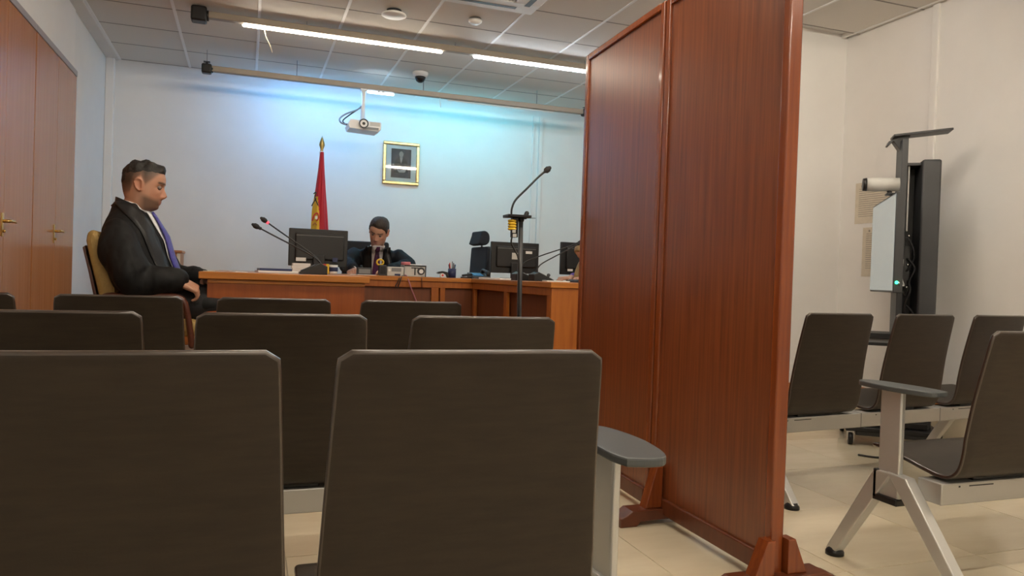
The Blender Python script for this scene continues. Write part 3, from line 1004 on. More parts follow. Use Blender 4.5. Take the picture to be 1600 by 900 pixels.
# ================================================================== delegate microphones
def mic_unit(x, y, head, label, bend, yaw=0.0, lit=False, face='dark_grey'):
    r = root('desk_microphone', (x, y, DT), label, 'microphone', 'gooseneck microphones on the desks')
    m = Matrix.Translation((x, y, DT)) @ Matrix.Rotation(yaw, 4, 'Z')
    base = part('base', xf(PR([(-0.075, 0.0), (0.07, 0.0), (0.07, 0.045), (0.035, 0.062), (-0.075, 0.012)], 'y', -0.055, 0.055, 0.004), m), 'black', r)
    part('key_panel', xf(cbox((-0.028, 0, 0.0365), (0.085, 0.095, 0.004), 0.001, ry=-0.427), m), face, base)
    s = m @ Vector((0.045, 0, 0.05))
    h = Vector(head)
    q = [tuple(s), tuple(s.lerp(h, 0.12) + Vector((0, 0, bend))), tuple(s.lerp(h, 0.4) + Vector((0, 0, bend * 0.8))), tuple(s.lerp(h, 0.75) + Vector((0, 0, bend * 0.3))), tuple(h)]
    part('gooseneck', T(smooth_path(q, 5), 0.0042, 8), 'black', r)
    d = (h - Vector(q[-2])).normalized()
    part('ring', T([h - d * 0.012, h + d * 0.002], 0.0085, 12), 'led_red' if lit else 'black', r)
    part('capsule', T([h, h + d * 0.012, h + d * 0.026, h + d * 0.036], [0.0085, 0.014, 0.014, 0.008], 12, True), 'black_matte', r)
    return r


mic_unit(0.35, 4.22, at(405, 356, 4.22), 'gooseneck microphone without a lit ring on the lawyers\' desk', 0.02)
mic_unit(0.37, 4.42, at(417, 347, 4.42), 'gooseneck microphone with a glowing red ring on the lawyers\' desk', 0.02, lit=True)
mic_unit(1.885, 4.70, at(905, 381, 4.70), 'gooseneck microphone with pale blue keypad on the side desk', 0.035, yaw=PI, face='light_grey')
mic_unit(1.83, 4.90, at(903, 380, 4.90), 'gooseneck microphone with dark keypad on the side desk, farther from the screen', 0.05, yaw=PI, face='mid_grey')

# ================================================================== clutter on the lawyers' desk
def flat(name, px0, px1, Y0, Y1, z0, z1, m, label, cat, rz=0.0):
    a, b = at(px0, 420, Y0), at(px1, 420, Y0)
    cx, cy = (a.x + b.x) / 2, (Y0 + Y1) / 2
    return solo(name, cbox((cx, cy, (z0 + z1) / 2), (b.x - a.x, Y1 - Y0, z1 - z0), min(0.002, (z1 - z0) / 3), rz=rz), m, label, cat)


flat('paper_stack', 401, 468, 4.55, 4.85, DT, DT + 0.012, 'paper', 'stack of white papers under a dark folder on the lawyers\' desk', 'papers', 0.05)
flat('folder', 404, 455, 4.58, 4.83, DT + 0.012, DT + 0.026, 'navy_item', 'dark navy folder lying on white papers', 'folder', 0.05)
flat('paper_sheet', 362, 382, 3.95, 4.12, DT, DT + 0.003, 'paper', 'loose white paper at the desk edge by the seated lawyer', 'paper', 0.2)
flat('paper_sheet', 322, 330, 3.86, 4.0, DT, DT + 0.004, 'cream', 'cream slip of paper on the corner of the lawyers\' desk', 'paper', -0.2)
# on the judge's desk
a, b = at(455, 411, 5.84), at(482, 426, 5.84)
ps = root('paper_block', ((a.x + b.x) / 2, 5.80, DT), 'white block of documents in front of the wide monitor', 'papers')
for k in range(4):
    part('sheaf', cbox(((a.x + b.x) / 2 + (k % 2) * 0.006, 5.80, DT + 0.009 + k * 0.0183), (b.x - a.x, 0.09, 0.0182), 0.002, rz=0.02 * (k - 1.5)), 'paper', ps)
a, b = at(505, 413, 5.82), at(514, 425, 5.82)
bk = root('striped_box', ((a.x + b.x) / 2, 5.85, DT), 'small red and yellow striped box beside the judge\'s monitor', 'box')
wq = (b.x - a.x) / 2
part('body', B((a.x, 5.82, DT), (a.x + wq, 5.88, DT + 0.075), 0.002), 'red_item', bk)
part('stripe', B((a.x + wq, 5.82, DT), (b.x, 5.88, DT + 0.075), 0.002), 'yellow_item', bk)
a = at(520, 424, 5.82)
cu = root('mug', (a.x + 0.005, 5.84, DT), 'white mug with a dark blue band near the judge\'s writing hand', 'mug')
part('body', L([(0.028, 0), (0.033, 0.01), (0.034, 0.07), (0.030, 0.07), (0.029, 0.012), (0, 0.012)], (a.x + 0.005, 5.84, DT), 20), 'white', cu)
part('band', L([(0.0342, 0.02), (0.0352, 0.022), (0.0352, 0.05), (0.0342, 0.052)], (a.x + 0.005, 5.84, DT), 20), 'navy_item', cu)
part('handle', T(smooth_path([(a.x - 0.027, 5.84, DT + 0.055), (a.x - 0.045, 5.84, DT + 0.05), (a.x - 0.045, 5.84, DT + 0.025), (a.x - 0.027, 5.84, DT + 0.02)], 4), 0.004, 8), 'white', cu)


def pxbox(name, px0, py_top, px1, Y, depth, m, label, cat, bev=0.004, rt=True, z0=DT):
    a, b = at(px0, py_top, Y), at(px1, py_top, Y)
    zt = (a.z + b.z) / 2
    r = root(name, ((a.x + b.x) / 2, Y + depth / 2, z0), label, cat)
    part('body', B((a.x, Y, z0), (b.x, Y + depth, zt), bev), m, r)
    return r, a.x, b.x, zt


r, x0, x1, zt = pxbox('card_reader', 559, 418, 581, 5.80, 0.08, 'dark_grey', 'small dark grey box with a black knob in front of the judge', 'device')
part('button', L([(0.012, 0), (0.012, 0.012), (0.006, 0.018), (0, 0.018)], (x0 + 0.03, 5.83, zt - 0.001), 14), 'black', r)
part('front_plate', B((x0 + 0.01, 5.7985, DT + 0.012), (x1 - 0.01, 5.8005, zt - 0.012)), 'mid_grey', r)
r, x0, x1, zt = pxbox('speaker_box', 593, 414, 604, 5.80, 0.06, 'dark_grey', 'upright dark desk loudspeaker before the judge', 'speaker')
part('grille', B((x0 + 0.006, 5.798, DT + 0.012), (x1 - 0.006, 5.8005, zt - 0.01)), 'black_matte', r)
r, x0, x1, zt = pxbox('grey_device', 605, 417, 631, 5.81, 0.09, 'light_grey', 'small pale grey switch box with plugged cables on the judge\'s desk', 'device')
part('display', B((x0 + 0.035, 5.8085, DT + 0.035), (x1 - 0.02, 5.8105, zt - 0.008)), 'mid_grey', r)
part('socket', B((x0 + 0.06, 5.8075, DT + 0.004), (x0 + 0.105, 5.8105, DT + 0.018)), 'navy_item', r)
part('knob', T([(x0 + 0.015, 5.811, DT + 0.045), (x0 + 0.015, 5.797, DT + 0.045)], 0.010, 12), 'white', r)
r, x0, x1, zt = pxbox('audio_unit', 632, 414.5, 666, 5.83, 0.16, 'light_grey', 'light grey sound unit with dark frame, T-shaped mark and round dial', 'device')
for lo, hi in (((x0, 5.826, zt - 0.010), (x1, 5.831, zt)), ((x1 - 0.008, 5.826, DT), (x1, 5.831, zt - 0.010)),
               ((x0 + 0.055, 5.827, zt - 0.026), (x0 + 0.115, 5.831, zt - 0.018)), ((x0 + 0.08, 5.827, DT + 0.012), (x0 + 0.09, 5.831, zt - 0.026))):
    part('mark', B(lo, hi), 'black', r)
part('dial', T([(x1 - 0.042, 5.831, DT + 0.045), (x1 - 0.042, 5.819, DT + 0.045)], 0.030, 20), 'dark_grey', r)
part('dial_cap', T([(x1 - 0.042, 5.8195, DT + 0.043), (x1 - 0.042, 5.815, DT + 0.043)], 0.017, 16), 'white', r)
solo('pink_packet', cbox((x0 + 0.02, 5.88, zt + 0.0125), (0.055, 0.08, 0.025), 0.008, rz=0.2), 'pink_item', 'small pink packet lying on the grey sound unit', 'packet')
solo('paper_sheet', cbox((x0 + 0.10, 5.91, zt + 0.004), (0.10, 0.10, 0.008), 0.002, rz=-0.1), 'paper', 'folded white paper on the grey sound unit', 'paper')
# golden ring ornament
a = at(595, 409, 5.80)
q = [(a.x + 0.026 * math.cos(t), 5.83, a.z - 0.004 + 0.022 * math.sin(t)) for t in [2 * PI * k / 20 for k in range(21)]]
og = root('ring_ornament', (a.x, 5.83, DT), 'small yellow ring ornament on a stem before the judge', 'ornament')
part('ring', T(q, 0.007, 8), 'yellow_item', og)
part('stem', T([(a.x, 5.83, DT + 0.006), (a.x, 5.83, a.z - 0.024)], 0.006, 8), 'yellow_item', og)
part('foot', L([(0.012, 0), (0.012, 0.004), (0.006, 0.009), (0, 0.009)], (a.x, 5.83, DT), 12), 'yellow_item', og)
# cables hanging over the front edge
def cable(pts, rad, m, label):
    return solo('cable', T(smooth_path(pts, 6), rad, 6, True), m, label, 'cable')


Yf = 5.690
cable([tuple(at(632, 430, 5.80)), tuple(at(635, 431, 5.73)), tuple(at(639, 440, Yf)), tuple(at(643, 452, Yf)), tuple(at(649, 467, Yf)), tuple(at(653, 480, Yf + 0.01))], 0.005, 'cable_pink', 'pinkish cable hanging down the front of the judge\'s desk')
cable([tuple(at(624, 431, 5.79)), tuple(at(624, 434, 5.70)), tuple(at(621, 442, Yf)), tuple(at(618, 447, Yf)), tuple(at(622, 448, Yf)), tuple(at(627, 434, Yf + 0.005)), tuple(at(629, 430.5, 5.77))], 0.004, 'black', 'looped dark cable dipping over the front edge of the judge\'s desk')
cable([tuple(at(659, 432, 5.80)), tuple(at(659, 434, 5.70)), tuple(at(659, 441, Yf)), tuple(at(659.5, 449, Yf + 0.012))], 0.004, 'chair_wood', 'short dark brown cable over the desk edge below the sound unit')
# tape dispenser, pens, stapler, phone
a = at(692, 432, 5.82)
tdp = root('tape_dispenser', (a.x, 5.84, DT), 'dark tape dispenser with white roll beside the pen holder', 'tape dispenser')
part('body', PR([(a.x - 0.05, DT + 0.034), (a.x - 0.035, DT + 0.046), (a.x, DT + 0.052), (a.x + 0.04, DT + 0.045), (a.x + 0.05, DT + 0.03), (a.x + 0.05, DT), (a.x + 0.04, DT), (a.x + 0.03, DT + 0.025), (a.x, DT + 0.036), (a.x - 0.03, DT + 0.03)], 'y', 5.825, 5.86, 0.003), 'black', tdp)
part('roll', T([(a.x, 5.83, DT + 0.018), (a.x, 5.855, DT + 0.018)], 0.018, 18), 'white', tdp)
part('core', T([(a.x, 5.826, DT + 0.018), (a.x, 5.859, DT + 0.018)], 0.008, 14), 'red_item', tdp)
a = at(707, 433, 5.82)
pc = root('pen_holder', (a.x, 5.84, DT), 'dark cylindrical pen holder filled with pens', 'pen holder')
part('cup', L([(0.032, 0), (0.033, 0.075), (0.030, 0.075), (0.029, 0.006), (0, 0.006)], (a.x, 5.84, DT), 20), 'navy_item', pc)
for k, m in enumerate(('blue_item', 'black', 'white', 'black', 'red_item', 'mid_grey', 'black')):
    an = k * 0.9
    part('pen', T([(a.x + 0.012 * math.cos(an), 5.84 + 0.012 * math.sin(an), DT + 0.008), (a.x + 0.027 * math.cos(an), 5.84 + 0.024 * math.sin(an), DT + 0.105 + 0.012 * (k % 3))], 0.004, 8, True), m, pc)
a = at(730, 435, 5.84)
stp = root('stapler', (a.x, 5.86, DT), 'black stapler lying beside the telephone', 'stapler')
part('base', cbox((a.x, 5.86, DT + 0.006), (0.095, 0.034, 0.012), 0.003, rz=0.1), 'black', stp)
part('arm', cbox((a.x + 0.004, 5.86, DT + 0.028), (0.088, 0.026, 0.018), 0.006, rz=0.1, ry=-0.15), 'black', stp)
a = at(753, 436, 5.80)
ph = root('desk_telephone', (a.x, 5.88, DT), 'dark desk telephone with a blue keypad', 'telephone')
part('body', PR([(5.80, DT), (5.98, DT), (5.98, DT + 0.05), (5.80, DT + 0.018)], 'x', a.x - 0.075, a.x + 0.075, 0.004), 'dark_grey', ph)
part('keypad', cbox((a.x - 0.02, 5.87, DT + 0.034), (0.08, 0.10, 0.006), 0.001, rx=0.176), 'blue_item', ph)
part('handset', T(smooth_path([(a.x + 0.055, 5.81, DT + 0.038), (a.x + 0.055, 5.83, DT + 0.055), (a.x + 0.055, 5.89, DT + 0.066), (a.x + 0.055, 5.95, DT + 0.068), (a.x + 0.055, 5.97, DT + 0.060)], 4), [0.017] * 5 + [0.011] * 7 + [0.017] * 5, 10, True), 'black', ph)
a = at(783, 434, 5.40)
solo('paper_sheet', cbox((a.x, 5.42, DT + 0.006), (0.21, 0.28, 0.012), 0.002, rz=0.3), 'paper', 'pale documents spread on the corner of the side desk', 'papers')
solo('paper_sheet', cbox((1.93, 4.55, DT + 0.004), (0.15, 0.21, 0.008), 0.002, rz=-0.2), 'paper', 'single white sheet beside the microphones on the side desk', 'paper')
a = at(857, 434, 4.55)
wc = root('desk_gadget', (a.x, 4.55, DT), 'small dark round-headed gadget on a stem on the side desk', 'gadget')
part('stem', L([(0.016, 0), (0.016, 0.005), (0.005, 0.010), (0.005, 0.035), (0, 0.035)], (a.x, 4.55, DT), 12), 'black', wc)
part('head', ellipsoid(bmesh.new(), (a.x, 4.55, DT + 0.042), (0.013, 0.009, 0.012)), 'dark_grey', wc)
kb = root('keyboard', (2.13, 4.45, DT), 'flat dark grey keyboard at the near end of the side desk', 'keyboard')
part('body', cbox((2.13, 4.45, DT + 0.008), (0.15, 0.42, 0.016), 0.004), 'dark_grey', kb)
for k in range(5):
    part('key_row', cbox((2.08 + k * 0.025, 4.45, DT + 0.018), (0.019, 0.39, 0.005), 0.0015), 'black', kb)

# ================================================================== floor microphone stand
ms = root('microphone_stand', (1.487, 4.0, dz), 'tall black floor stand with gooseneck microphone and yellow taped cables', 'microphone stand')
tp = at(814, 343, 4.0)
part('base', L([(0.13, 0), (0.13, 0.012), (0.11, 0.022), (0.02, 0.03), (0, 0.03)], (1.487, 4.0, dz), 28), 'black', ms)
part('pole', T([(1.487, 4.0, dz + 0.02), tp], 0.0135, 14), 'dark_grey', ms)
part('knob', ellipsoid(bmesh.new(), tp, (0.019, 0.019, 0.019)), 'black', ms)
a, b = at(790, 337, 4.0), at(826, 338, 4.0)
pl = part('plate', B((a.x, 3.95, a.z - 0.007), (b.x, 4.05, a.z + 0.007), 0.002), 'black', ms)
part('clamp', T([(b.x - 0.02, 4.0, a.z), (b.x - 0.012, 4.0, a.z + 0.02)], 0.014, 10, True), 'black', ms)
part('pin', T([at(786, 340, 4.0), at(837, 341, 4.0)], 0.0025, 6), 'mid_grey', ms)
part('coupling', T([tp + Vector((0, 0, 0.0)), Vector((tp.x, 4.0, a.z))], 0.008, 8), 'black', ms)
h = at(853, 267, 4.0)
q = [tuple(at(799, 336, 4.0)), tuple(at(800, 325, 4.0)), tuple(at(806, 312, 4.0)), tuple(at(824, 294, 4.0)), tuple(at(842, 276, 4.0)), tuple(h)]
part('gooseneck', T(smooth_path(q, 5), 0.006, 8), 'black', ms)
dd_ = (Vector(q[-1]) - Vector(q[-2])).normalized()
part('capsule', T([h - dd_ * 0.01, h, h + dd_ * 0.018, h + dd_ * 0.028], [0.008, 0.017, 0.018, 0.012], 14, True), 'black_matte', ms)
part('holder', B((at(800, 345, 4.0).x, 3.975, at(800, 371, 4.0).z), (at(808, 345, 4.0).x, 4.025, a.z - 0.005), 0.004), 'black', ms)
part('cable_wrap', join(*[T([(at(797, 348 + 4 * k, 3.99).x + 0.012 + 0.018 * math.cos(t), 3.99 + 0.02 * math.sin(t), at(797, 345 + 4.2 * k, 3.99).z) for t in [2 * PI * j / 14 for j in range(15)]], 0.007, 8) for k in range(4)]), 'yellow_item', ms, label='yellow tape around the cable')
part('tag', join(cbox(at(803, 361, 3.97), (0.02, 0.006, 0.02), 0.001), cbox(at(804, 368, 3.97), (0.022, 0.006, 0.018), 0.001)), 'light_grey', ms)
part('lead', T(smooth_path([tuple(at(800, 370, 4.0)), tuple(at(799, 380, 4.0)), tuple(at(805, 392, 4.0)), tuple(at(810, 405, 3.99)), tuple(at(811, 440, 3.985)), tuple(at(811, 500, 3.985))], 5), 0.005, 6), 'black', ms)

# ================================================================== flag
fx, fy = 0.646, 7.2
fg = root('flag', (fx, fy, dz), 'furled red and yellow flag with crest on a pole behind the judge\'s monitor', 'flag')
part('base', L([(0.15, 0), (0.15, 0.02), (0.06, 0.045), (0.03, 0.09), (0, 0.09)], (fx, fy, dz), 28), 'finial', fg)
part('pole', T([(fx + 0.01, fy, dz + 0.05), (0.641, fy, 2.075)], 0.013, 12), 'flag_pole', fg)
part('finial', L([(0.012, 0), (0.020, 0.012), (0.012, 0.026), (0.012, 0.034), (0.026, 0.075), (0.022, 0.10), (0.010, 0.135), (0.0, 0.165)], (0.641, fy, 2.062), 12), 'finial', fg)
NZ, NA = 46, 72
P = []
zs = [2.07 - 1.45 * i / (NZ - 1) for i in range(NZ)]


def flag_c(z):
    left = np.interp(z, [0.6, 1.20, 1.354, 1.52, 1.695, 1.9, 2.07], [0.515, 0.545, 0.562, 0.566, 0.590, 0.612, 0.625])
    right = np.interp(z, [0.6, 1.20, 1.354, 1.52, 1.695, 1.9, 2.07], [0.765, 0.735, 0.722, 0.708, 0.690, 0.672, 0.660])
    return (left + right) / 2, (right - left) / 2


for z in zs:
    c, hw = flag_c(z)
    row = []
    for k in range(NA):
        t = 2 * PI * k / NA
        fold = 1 + 0.13 * math.sin(7 * t + 2.2 * z) * min(1, (2.1 - z) / 0.4) + 0.05 * math.sin(13 * t - 3 * z)
        row.append((c + hw * math.cos(t) * (0.93 + 0.07 * fold), fy + (0.30 * hw + 0.02) * 1.3 * math.sin(t) * fold, z))
    P.append(row)
bm = grid_surface(P, closed_u=True)
bm.faces.ensure_lookup_table()
for f in bm.faces:
    ce_ = f.calc_center_median()
    c, hw = flag_c(ce_.z)
    u = (ce_.x - c) / hw
    lim = np.interp(ce_.z, [0.6, 1.35, 1.52, 1.64, 1.70], [0.15, -0.05, -0.12, -0.45, -1.2])
    f.material_index = 1 if (u < lim and ce_.z < 1.70) else 0
part('cloth', bm, ['flag_red', 'flag_yellow'], fg)
ysf = fy - 0.075
for name, pts, rad, m in (('crest_ribbon', [(490, 303), (494, 300), (492, 309), (495, 316), (497, 321)], 0.005, 'black'),
                          ('crest_ribbon', [(494, 310), (490, 316), (487, 322)], 0.005, 'black'),
                          ('crest_band', [(488, 345), (491, 336), (496, 333), (498, 340), (495, 345)], 0.006, 'red_item'),
                          ('crest_band', [(489, 352), (492, 348), (495, 352)], 0.005, 'base_wood')):
    part(name, T(smooth_path([tuple(at(x, y, ysf)) for x, y in pts], 3), rad, 6), m, fg)
part('crest_shield', cbox(at(494, 340, ysf - 0.004), (0.022, 0.006, 0.030), 0.002), 'white', fg)
part('tie_ring', T([(0.641, fy, 2.055), (0.641, fy, 2.078)], 0.021, 12), 'white', fg)

# ================================================================== projector under the rear light rail
yp = Y2 - 0.03
c = at(567, 197, yp)
s_ = yp / 7.55
pj = root('projector', (c.x, yp, Z2), 'white projector hanging on a pole below the rear light rail', 'projector')
tz = Z2 - 0.0005
part('pole', T([(c.x, Y2, tz), (c.x, Y2, c.z + 0.06)], 0.021, 14), 'white', pj)
part('clamp_plate', B((c.x - 0.03, Y2 - 0.03, tz - 0.012), (c.x + 0.03, Y2 + 0.03, tz), 0.002), 'white', pj)
part('mount', join(T([(c.x, Y2, c.z + 0.07), (c.x - 0.05, Y2 - 0.03, c.z + 0.036)], 0.010, 8), T([(c.x, Y2, c.z + 0.07), (c.x + 0.05, Y2 - 0.03, c.z + 0.036)], 0.010, 8),
                   B((c.x + 0.02, Y2 - 0.06, c.z + 0.034), (c.x + 0.075, Y2 + 0.02, c.z + 0.044), 0.002)), 'light_grey', pj)
bw = 0.155
body = part('body', PR([(c.x - bw, c.z - 0.012), (c.x - bw * 0.9, c.z - 0.05), (c.x + bw * 0.82, c.z - 0.062), (c.x + bw * 1.0, c.z - 0.04), (c.x + bw, c.z + 0.026), (c.x - bw * 0.85, c.z + 0.036)], 'y', yp - 0.12, yp + 0.12, 0.006), 'white', pj)
part('lower_panel', B((c.x - 0.02, yp - 0.1215, c.z - 0.052), (c.x + bw * 0.85, yp - 0.119, c.z - 0.028)), 'mid_grey', body)
part('vent', B((c.x + 0.05, yp - 0.1215, c.z - 0.014), (c.x + bw * 0.92, yp - 0.119, c.z + 0.022)), 'light_grey', body)
rotl = Matrix.Translation((c.x - 0.012, yp - 0.118, c.z - 0.002)) @ Matrix.Rotation(PI / 2, 4, 'X')
part('lens_ring', L([(0.044, 0), (0.044, 0.03), (0.036, 0.034), (0.030, 0.012), (0, 0.012)], (0, 0, 0), 28, rotl), 'dark_grey', pj)
part('lens_collar', L([(0.0435, 0.010), (0.0465, 0.012), (0.0465, 0.022), (0.0435, 0.024)], (0, 0, 0), 28, rotl), 'white', pj)
part('lens', L([(0.029, 0.012), (0.024, 0.020), (0.012, 0.025), (0, 0.026)], (0, 0, 0), 24, rotl), 'screen_off', pj)
part('cable_bundle', T(smooth_path([(c.x - 0.01, Y2, c.z + 0.20), (c.x - 0.06, Y2 - 0.02, c.z + 0.15), (c.x - 0.16, Y2 - 0.03, c.z + 0.10), (c.x - 0.22, Y2 - 0.05, c.z + 0.045), (c.x - 0.21, yp - 0.06, c.z + 0.0), (c.x - 0.155, yp - 0.05, c.z - 0.012)], 6), 0.008, 8), 'mid_grey', pj)
part('cable_bundle', T(smooth_path([(c.x - 0.02, Y2, c.z + 0.18), (c.x - 0.12, Y2 - 0.02, c.z + 0.10), (c.x - 0.19, Y2 - 0.05, c.z + 0.03), (c.x - 0.17, yp - 0.05, c.z - 0.005), (c.x - 0.14, yp - 0.06, c.z - 0.006)], 6), 0.006, 8), 'black', pj)

# ================================================================== framed portrait
xa_, xb_, za_, zb_ = 1.345, 1.740, 1.915, 2.372
pf = root('framed_portrait', ((xa_ + xb_) / 2, YB, za_), 'gold-framed dark portrait photograph with white mat on the rear wall', 'picture frame')
fw = 0.034
for lo, hi in (((xa_, za_), (xb_, za_ + fw)), ((xa_, zb_ - fw), (xb_, zb_)), ((xa_, za_ + fw), (xa_ + fw, zb_ - fw)), ((xb_ - fw, za_ + fw), (xb_, zb_ - fw))):
    part('frame_bar', B((lo[0], YB - 0.03, lo[1]), (hi[0], YB - 0.0005, hi[1]), 0.008), 'gold_frame', pf)
part('mat_board', B((xa_ + fw, YB - 0.012, za_ + fw), (xb_ - fw, YB - 0.004, zb_ - fw)), 'paper', pf)
xm, zm = (xa_ + xb_) / 2, (za_ + zb_) / 2
ph_ = part('photograph', B((xm - 0.107, YB - 0.0135, zm - 0.155), (xm + 0.107, YB - 0.0125, zm + 0.155)), 'photo_dark', pf)
yq = YB - 0.0142
part('figure', PR([(xm - 0.075, zm - 0.10), (xm - 0.065, zm + 0.03), (xm - 0.03, zm + 0.065), (xm + 0.03, zm + 0.065), (xm + 0.065, zm + 0.03), (xm + 0.075, zm - 0.10)], 'y', yq, YB - 0.0136), 'black_matte', ph_)
part('figure_collar', PR([(xm - 0.018, zm + 0.066), (xm, zm - 0.005), (xm + 0.018, zm + 0.066)], 'y', yq - 0.0006, yq), 'photo_skin', ph_)
part('figure_head', PR([(xm + 0.024 * math.cos(t), zm + 0.098 + 0.032 * math.sin(t)) for t in [2 * PI * k / 16 for k in range(16)]], 'y', yq - 0.0006, yq), 'photo_skin', ph_)
part('figure_hands', PR([(xm - 0.055, zm - 0.05), (xm - 0.02, zm - 0.075), (xm + 0.03, zm - 0.06), (xm + 0.055, zm - 0.075), (xm + 0.04, zm - 0.095), (xm - 0.02, zm - 0.098)], 'y', yq - 0.0006, yq), 'photo_skin', ph_)
part('glass_pane', B((xa_ + fw, YB - 0.0215, za_ + fw), (xb_ - fw, YB - 0.0195, zb_ - fw)), 'glass', pf)

# ================================================================== swivel chairs behind the judge's desk
def swivel(x, y, rz, top, headrest, label):
    r = root('swivel_chair', (x, y, dz), label, 'chair', 'black swivel chairs behind the desk', rz)
    # local frame: the sitter faces -y
    def pp(n, bm, m='office_fabric'):
        return part(n, bm, m, r, local=True)
    tz_ = top - dz
    pp('seat', B((-0.24, -0.24, 0.42), (0.24, 0.22, 0.50), 0.03, seg=3))
    prof = [(0.20, 0.50), (0.235, 0.60), (0.24, 0.72), (0.255, tz_ - 0.05), (0.265, tz_), (0.305, tz_ - 0.005), (0.315, tz_ - 0.06), (0.30, 0.72), (0.29, 0.58), (0.255, 0.49)]
    pp('backrest', PR([tuple(p) for p in smooth_path(prof + prof[:1], 3)][:-1], 'x', -0.21, 0.21, 0.018))
    if headrest:
        hp = [(0.20, tz_ + 0.03), (0.225, tz_ + 0.11), (0.235, tz_ + 0.145), (0.275, tz_ + 0.15), (0.31, tz_ + 0.12), (0.315, tz_ + 0.06), (0.29, tz_ + 0.025), (0.245, tz_ + 0.015)]
        pp('headrest', PR([tuple(p) for p in smooth_path(hp + hp[:1], 3)][:-1], 'x', -0.13, 0.13, 0.015))
        pp('headrest_post', T([(0, 0.29, tz_ - 0.06), (0, 0.285, tz_ + 0.05)], 0.010, 8), 'mid_grey')
    pp('back_spine', T(smooth_path([(0, 0.10, 0.41), (0, 0.28, 0.43), (0, 0.31, 0.55), (0, 0.31, 0.70)], 4), 0.018, 8), 'black')
    pp('column', T([(0, 0, 0.08), (0, 0, 0.43)], 0.025, 12), 'chrome')
    for s in (-1, 1):
        pp('arm', T(smooth_path([(s * 0.22, 0.05, 0.45), (s * 0.27, 0.05, 0.50), (s * 0.27, 0.04, 0.62), (s * 0.27, -0.12, 0.64)], 4), 0.016, 8, True), 'black')
    for k in range(5):
        a_ = 2 * PI * k / 5 + 0.4
        e = Vector((0.28 * math.cos(a_), 0.28 * math.sin(a_), 0.07))
        lg = pp('base_leg', T([(0, 0, 0.10), e], [0.024, 0.015], 8, True), 'black')
        part('caster', xf(T([e + Vector((-0.012 * math.sin(a_), 0.012 * math.cos(a_), -0.043)), e + Vector((0.012 * math.sin(a_), -0.012 * math.cos(a_), -0.043))], 0.0268, 12), world_mtx(r)), 'black', lg)
    return r


jc = at(580, 372, 6.88)
swivel(jc.x - 0.06, 6.66, -0.08, jc.z - 0.035, False, 'black swivel chair the judge sits in')
cc = at(752, 400, 6.75)
swivel(cc.x - 0.26, 6.80, -1.48, at(752, 386, 6.75).z, True, 'empty black swivel chair with separate headrest behind the judge\'s desk')

# ================================================================== videoconference cart
vd = Vector((0.609, 0.793, 0)).normalized()       # along the display
vn = Vector((0.793, -0.609, 0)).normalized()      # from the display towards its back
P1 = Vector((3.554, 3.35, 0))
rz_v = math.atan2(vd.y, vd.x) - PI / 2            # local y = vd, local x = vn
ctr = P1 + vd * 0.44
vc = root('videoconference_cart', (ctr.x, ctr.y, 0), 'tall dark videoconference cart on casters with a display and top shelf', 'cart', rz=rz_v)


def vp(n, bm, m, parent=None, label=None):
    if parent is None:
        return part(n, bm, m, vc, local=True, label=label)
    return part(n, xf(bm, world_mtx(vc)), m, parent, label=label)


tv = vp('display', B((0.0, -0.44, 0.945), (0.05, 0.44, 1.535), 0.004), 'dark_grey')
vp('screen', B((-0.003, -0.43, 0.957), (0.001, 0.43, 1.523)), 'screen_on', tv, 'pale lit screen')
vp('status_light', ellipsoid(bmesh.new(), (0.018, -0.443, 1.005), (0.009, 0.005, 0.009)), 'led_green', tv, 'glowing green light')
vp('mount_plate', B((0.05, -0.12, 1.05), (0.075, 0.12, 1.45)), 'black')
y0, y1 = -0.11, 0.09
vp('column_post', B((0.075, y0, 0.10), (0.110, y1, 1.90), 0.004), 'dark_grey')
vp('column_back', B((0.110, y1 - 0.02, 0.10), (0.185, y1, 1.75), 0.002), 'black')
vp('column_slab', B((0.185, y0 - 0.04, 0.10), (0.290, y1, 1.765), 0.012), 'dark_grey')
vp('column_cap', B((0.110, y0 + 0.01, 1.735), (0.185, y1 - 0.02, 1.752), 0.002), 'dark_grey')
vp('inner_strip', B((0.118, y0 + 0.03, 1.33), (0.128, y0 + 0.05, 1.735), 0.002), 'light_grey')
for z in (1.30, 1.27, 1.12, 0.98, 0.62, 0.36):
    vp('bolt', ellipsoid(bmesh.new(), (0.135, y0 + 0.02, z), (0.007, 0.005, 0.007)), 'chrome')
vp('power_box', B((0.113, y0 + 0.03, 0.98), (0.150, y1 - 0.02, 1.24), 0.003), 'black')
for k in range(7):
    zb0 = 1.30 - 0.14 * k
    vp('cable', T(smooth_path([(0.12 + 0.01 * (k % 3), y0 + 0.02, zb0), (0.15 + 0.02 * (k % 2), y0 - 0.005, zb0 - 0.06), (0.165 - 0.02 * (k % 3), y0 + 0.005, zb0 - 0.14), (0.13 + 0.015 * (k % 2), y0 + 0.02, zb0 - 0.22)], 5), 0.006, 6), 'black_matte')
vp('cable', T(smooth_path([(0.028, -0.447, 1.005), (0.075, -0.33, 0.99), (0.085, -0.2, 1.04), (0.10, -0.13, 1.15)], 5), 0.005, 6), 'white', label='white cable from the display')
vp('cable', T(smooth_path([(0.03, -0.447, 0.99), (0.08, -0.30, 0.95), (0.12, -0.14, 0.93), (0.14, -0.10, 0.98)], 5), 0.004, 6), 'black')
sh = vp('top_shelf', cbox((0.195, -0.01, 1.945), (0.33, 0.14, 0.014), 0.003, ry=-0.10), 'dark_grey')
vp('shelf_bracket', PR([(0.035, 1.900), (0.075, 1.84), (0.110, 1.84), (0.112, 1.895), (0.13, 1.93), (0.13, 1.945), (0.01, 1.90), (0.0, 1.875), (0.01, 1.872)], 'y', -0.04, 0.04, 0.003), 'dark_grey', sh)
